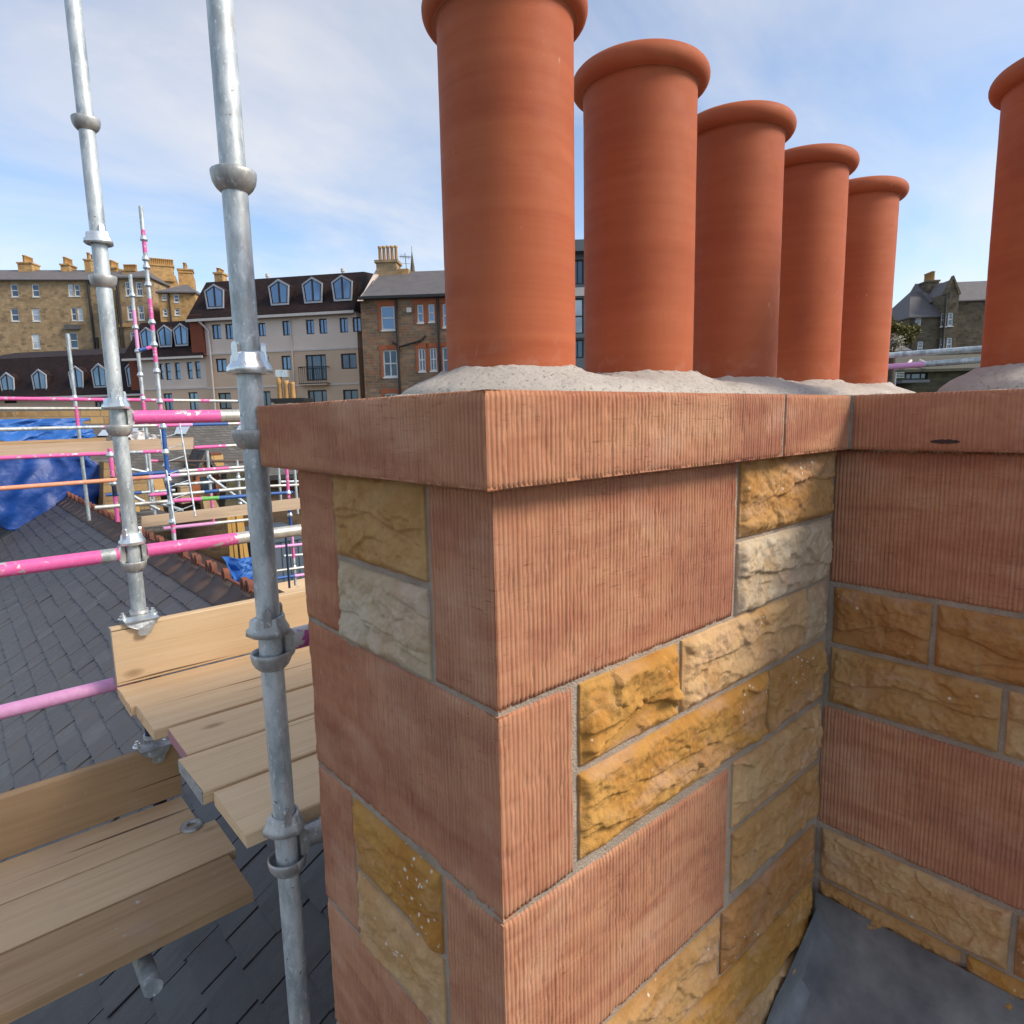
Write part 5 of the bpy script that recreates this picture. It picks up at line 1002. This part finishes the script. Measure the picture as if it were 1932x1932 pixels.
htube(f2, o2, 9.2, 230, 925, 300, 962, [(1, GALV)], 'brace'); htube(f2, o2, 9.0, 395, 900, 470, 955, [(1, GALV)], 'brace'); htube(f2, o2, 10.0, 330, 915, 480, 903, [(1, GALV)]); htube(f2, o2, 10.4, 200, 934, 330, 925, [(.5, BLUE), (1, GALV)]); vtube(f2, o2, 10.6, 398, 930, 850, 985, [(.4, PINK), (1, GALV)], (900, 940)); vtube(f2, o2, 11.8, 240, 900, 850, 985, [(1, GALV)], (905,)); htube(f2, o2, 12.2, 280, 869.5, 470, 870.5, [(296, PINK), (1, RIDGE)])
f3, o3 = scaffold('small tube scaffold seen under the coping beside the second pole', (2.6, 9, -5))
vtube(f3, o3, 12.0, 528, 917, 875, 950, [(.3, GALV), (1, GALV)], ()); vtube(f3, o3, 9.0, 543, 915, 880, 1000, [(.5, BLUE), (.98, PINK), (1, BLUE)], (930, 950, 972)); vtube(f3, o3, 10.5, 558, 915, 880, 970, [(1, GALV)], ())
htube(f3, o3, 10.5, 500, 917.5, 580, 914, [(1, ALU)]); htube(f3, o3, 9.0, 500, 932, 552, 929, [(1, BLUE)]); htube(f3, o3, 9.6, 500, 1034, 590, 1025, [(1, LPINK)]); htube(f3, o3, 10.0, 500, 1080, 590, 1068, [(1, ALU)]); htube(f3, o3, 9.0, 500, 1094, 590, 1082, [(555, BLUE), (1, LPINK)])
htube(f3, o3, 11, 530, 909, 570, 908, [(1, GALV)]); htube(f3, o3, 10.5, 535, 1049, 575, 1046, [(1, GALV)]); vtube(f3, o3, 10.2, 554, 1050, 1010, 1105, [(.55, GALV), (.8, PINK), (1, LPINK)], (1030, 1070)); vtube(f3, o3, 8.4, 543, 1065, 1010, 1110, [(1, NAVY)], (), .016)
# ladder
Ld = tag(empty('ladder', tuple(onY(372, 985, 7.0))), 'thin aluminium ladder leaning by the blue scaffold standard', 'ladder'); LO = onY(372, 985, 7.0)
A0, A1, B0_, B1_ = onY(339, 799, 7.7), onY(369, 975, 7.0), onY(318, 860, 7.55), onY(330, 990, 7.0)
B0_ = A0+(B1_-A1)
for p, q in ((A0, A1), (B0_, B1_)): mb = MB(); mb.cyl(p-LO, q-LO, .010, 8); mb.build('stile', GALV, Ld)
for i in range(7): t = .1+.13*i; p = A0+(A1-A0)*t; q = B0_+(B1_-B0_)*t; mb = MB(); mb.cyl(p-LO, q-LO, .006, 6); mb.build('rung', GALV, Ld)
# long boards on the mid scaffolds
def plank(label, Y, pts, th, mat, name='scaffold_board', group=None):
    """pts: two lower and two upper survey points of its near face"""
    (a, b, c, d) = [onY(x, y, Y) for x, y in pts]; o = tag(empty(name, tuple((a+b)/2)), label, 'board', group); O_ = (a+b)/2; V = [a, b, c, d]; V = [v-O_ for v in V]+[v-O_+np.array([0, th, 0]) for v in V]
    mb = MB(); mb.add(V, [(0, 1, 2, 3), (7, 6, 5, 4), (0, 4, 5, 1), (1, 5, 6, 2), (2, 6, 7, 3), (3, 7, 4, 0)]); mb.build('plank', mat, o); return o
plank('pale toe board on edge across the blue tarpaulins', 8.75, [(-80, 873), (365, 847), (365, 825), (-80, 844)], .04, WOODP, group='mid scaffold boards'); plank('brown board above the pale toe board behind the left pole', 9.1, [(-80, 844), (200, 832), (200, 826), (-80, 837)], .2, WOODD, group='mid scaffold boards')
plank('long pale board on edge below the dormer, running behind the second pole', 8.7, [(267, 995), (580, 958.5), (580, 938), (267, 975)], .04, WOODP, group='mid scaffold boards'); plank('buff board end propped near the dark hollow', 11.5, [(295, 932), (314, 928), (307, 903), (288, 906)], .12, TENG, group='mid scaffold boards'); plank('buff stone slab standing below the dormer left side', 12, [(343, 951), (360, 948), (357, 917), (340, 919)], .2, TENE, 'stone_slab'); plank('leaning stone slab in front of the dormer', 12.5, [(386, 962), (414, 957), (404, 938), (381, 937)], .2, TENE, 'stone_slab')
for i, (x0, x1, dy) in enumerate(((427, 434, 0), (437, 443, 4), (448, 453, -3), (456, 464, 3))):
    plank(['left yellow timber', 'second yellow timber', 'third yellow timber', 'right yellow timber'][i]+' of the bundle leaning under the long board', 9.6+.25*i, [(x0+8, 1068), (x1+8, 1066), (x0+8-2*i, 968+dy), (x0+1-2*i, 969+dy)], .06, WOODY, 'timber', 'leaning yellow timbers')
plank('golden rubble gable wall beside the deep blue tarpaulin', 13.6, [(194, 1000), (318, 1000), (292, 892), (196, 872)], .5, m_masonry('golden_rubble', (0.30, 0.19, 0.085), (0.38, 0.25, 0.12), (0.20, 0.13, 0.07), (0.22, 0.17, 0.11), .36, .15), 'gable_wall')['category'] = 'wall'
plank('mossy grey wall between the dormer and the second pole', 14.4, [(424, 960), (492, 958), (488, 884), (428, 888)], .4, MATS['mossy_dark_wall'], 'garden_wall')['category'] = 'wall'
plank('low golden stone wall behind the bright blue tarpaulin', 15.2, [(-80, 804), (205, 800), (205, 774), (-80, 778)], .4, MATS['golden_rubble'], 'parapet_wall')['category'] = 'wall'
plank('dark slate lean-to roof below the golden gable', 11.8, [(230, 1010), (330, 1000), (318, 968), (240, 975)], .9, SLT2, 'lean_to_roof')['category'] = 'roof'
plank('rough timber prop leaning on the golden gable', 12.6, [(238, 985), (245, 984), (222, 880), (216, 881)], .08, WOODD, 'timber_prop')
plank('second timber prop leaning beside the silver standard', 12.4, [(262, 985), (269, 985), (244, 884), (238, 885)], .08, WOODY, 'timber_prop')
# tarpaulins
TARP = simple('blue_tarpaulin', (0.010, 0.065, 0.30), (0.006, 0.038, 0.19), 3, 0.45, 0.5, 0.03, 7, spec=0.5); TARPL = simple('pale_blue_tarpaulin', (0.032, 0.15, 0.46), (0.02, 0.10, 0.36), 3, 0.45, 0.5, 0.03, 7); SHEET = simple('white_plastic_sheet', (0.66, 0.62, 0.58), (0.55, 0.52, 0.49), 3, 0.5, 0.4, 0.03, 8)
def sheet(name, label, Y, outline, mat, fold=.12, lean=.0, n=40, seed=0):
    """cloth hung between a top and a bottom line: outline = [tl, tr, br, bl]"""
    tl, tr, br, bl = [onY(*p, Y) for p in outline]; a = np.linspace(0, 1, n); A, Bq = np.meshgrid(a, a); P = (tl*(1-A[..., None])+tr*A[..., None])*(1-Bq[..., None])+(bl*(1-A[..., None])+br*A[..., None])*Bq[..., None]
    P[..., 1] += fold*.55*(fbm(A*5+seed+Bq*1.6, Bq*1.1+seed, seed, 4, .4)); P[..., 0] += .22*fbm(Bq*5+seed, A*0+seed, seed+2, 3)*A; P[..., 2] += .16*fbm(A*6+seed*3, A*0+2, seed+3, 3)*Bq; P[..., 1] += 0*A+lean*Bq; P[..., 2] += .05*fbm(A*7+seed*2, A*0+seed, seed+1, 3)*(1-np.abs(2*Bq-1)); c = P.mean((0, 1)); o = grid_mesh(name, P-c, mat); o.location = tuple(c); s_ = o.modifiers.new('thickness', 'SOLIDIFY'); s_.thickness = .004
    return tag(o, label, 'tarpaulin')
sheet('tarpaulin', 'bright blue tarpaulin bundle above the pale toe board, left edge', 14.6, [(-60, 792), (163, 789), (169, 830), (-60, 836)], TARPL, .5, -.3, seed=1); sheet('tarpaulin', 'deep blue tarpaulin hanging below the pale toe board, left edge', 14.2, [(-60, 866), (177, 858), (197, 985), (-60, 1000)], TARP, .6, -.2, seed=2)
sheet('tarpaulin', 'small blue tarpaulin behind the ridge crest beside the second pole', 5.6, [(424, 1053), (484, 1050), (488, 1100), (420, 1098)], TARPL, .25, -.3, seed=3); sheet('tarpaulin', 'white plastic sheet humped over timber behind the left pole', 11.5, [(215, 817), (262, 812), (300, 832), (215, 834)], SHEET, .4, -.4, seed=4)
# site box and yard deck glimpsed under the coping
sb = tag(empty('site_container', tuple(onY(545, 1095, 13))), 'blue grey steel site container beyond the scaffold under the coping', 'container'); a, b_ = onY(512, 1096, 13)-onY(545, 1095, 13), onY(600, 1012, 13)-onY(545, 1095, 13); CONT = simple('blue_grey_container_paint', (0.075, 0.105, 0.14), (0.10, 0.13, 0.165), 2, 0.6, 0.1, 0.01)
mb = MB(); nrib = 12
for i in range(nrib): x0 = a[0]+(b_[0]-a[0])*i/nrib; x1 = a[0]+(b_[0]-a[0])*(i+1)/nrib; mb.box((x0, -.0 if i % 2 else .018, -.2), (x1, 2.2, b_[2]))
mb.build('body', CONT, sb); mb = MB(); mb.box((a[0]-.03, -.03, b_[2]), (b_[0]+.03, 2.23, b_[2]+.08)); mb.build('roof_frame', CONT, sb)
for i in range(5):
    p = onZ(545, 1099+i*5.5, -3.1); o = board(['farthest', 'second', 'middle', 'fourth', 'nearest'][i]+' pale board of the small deck below the container', p[0]-1.4, p[0]+1.8, p[1]-.2, p[1]+.12, -3.1, WOOD, name='deck_board', group='boards of the small far deck', seed=20+i)
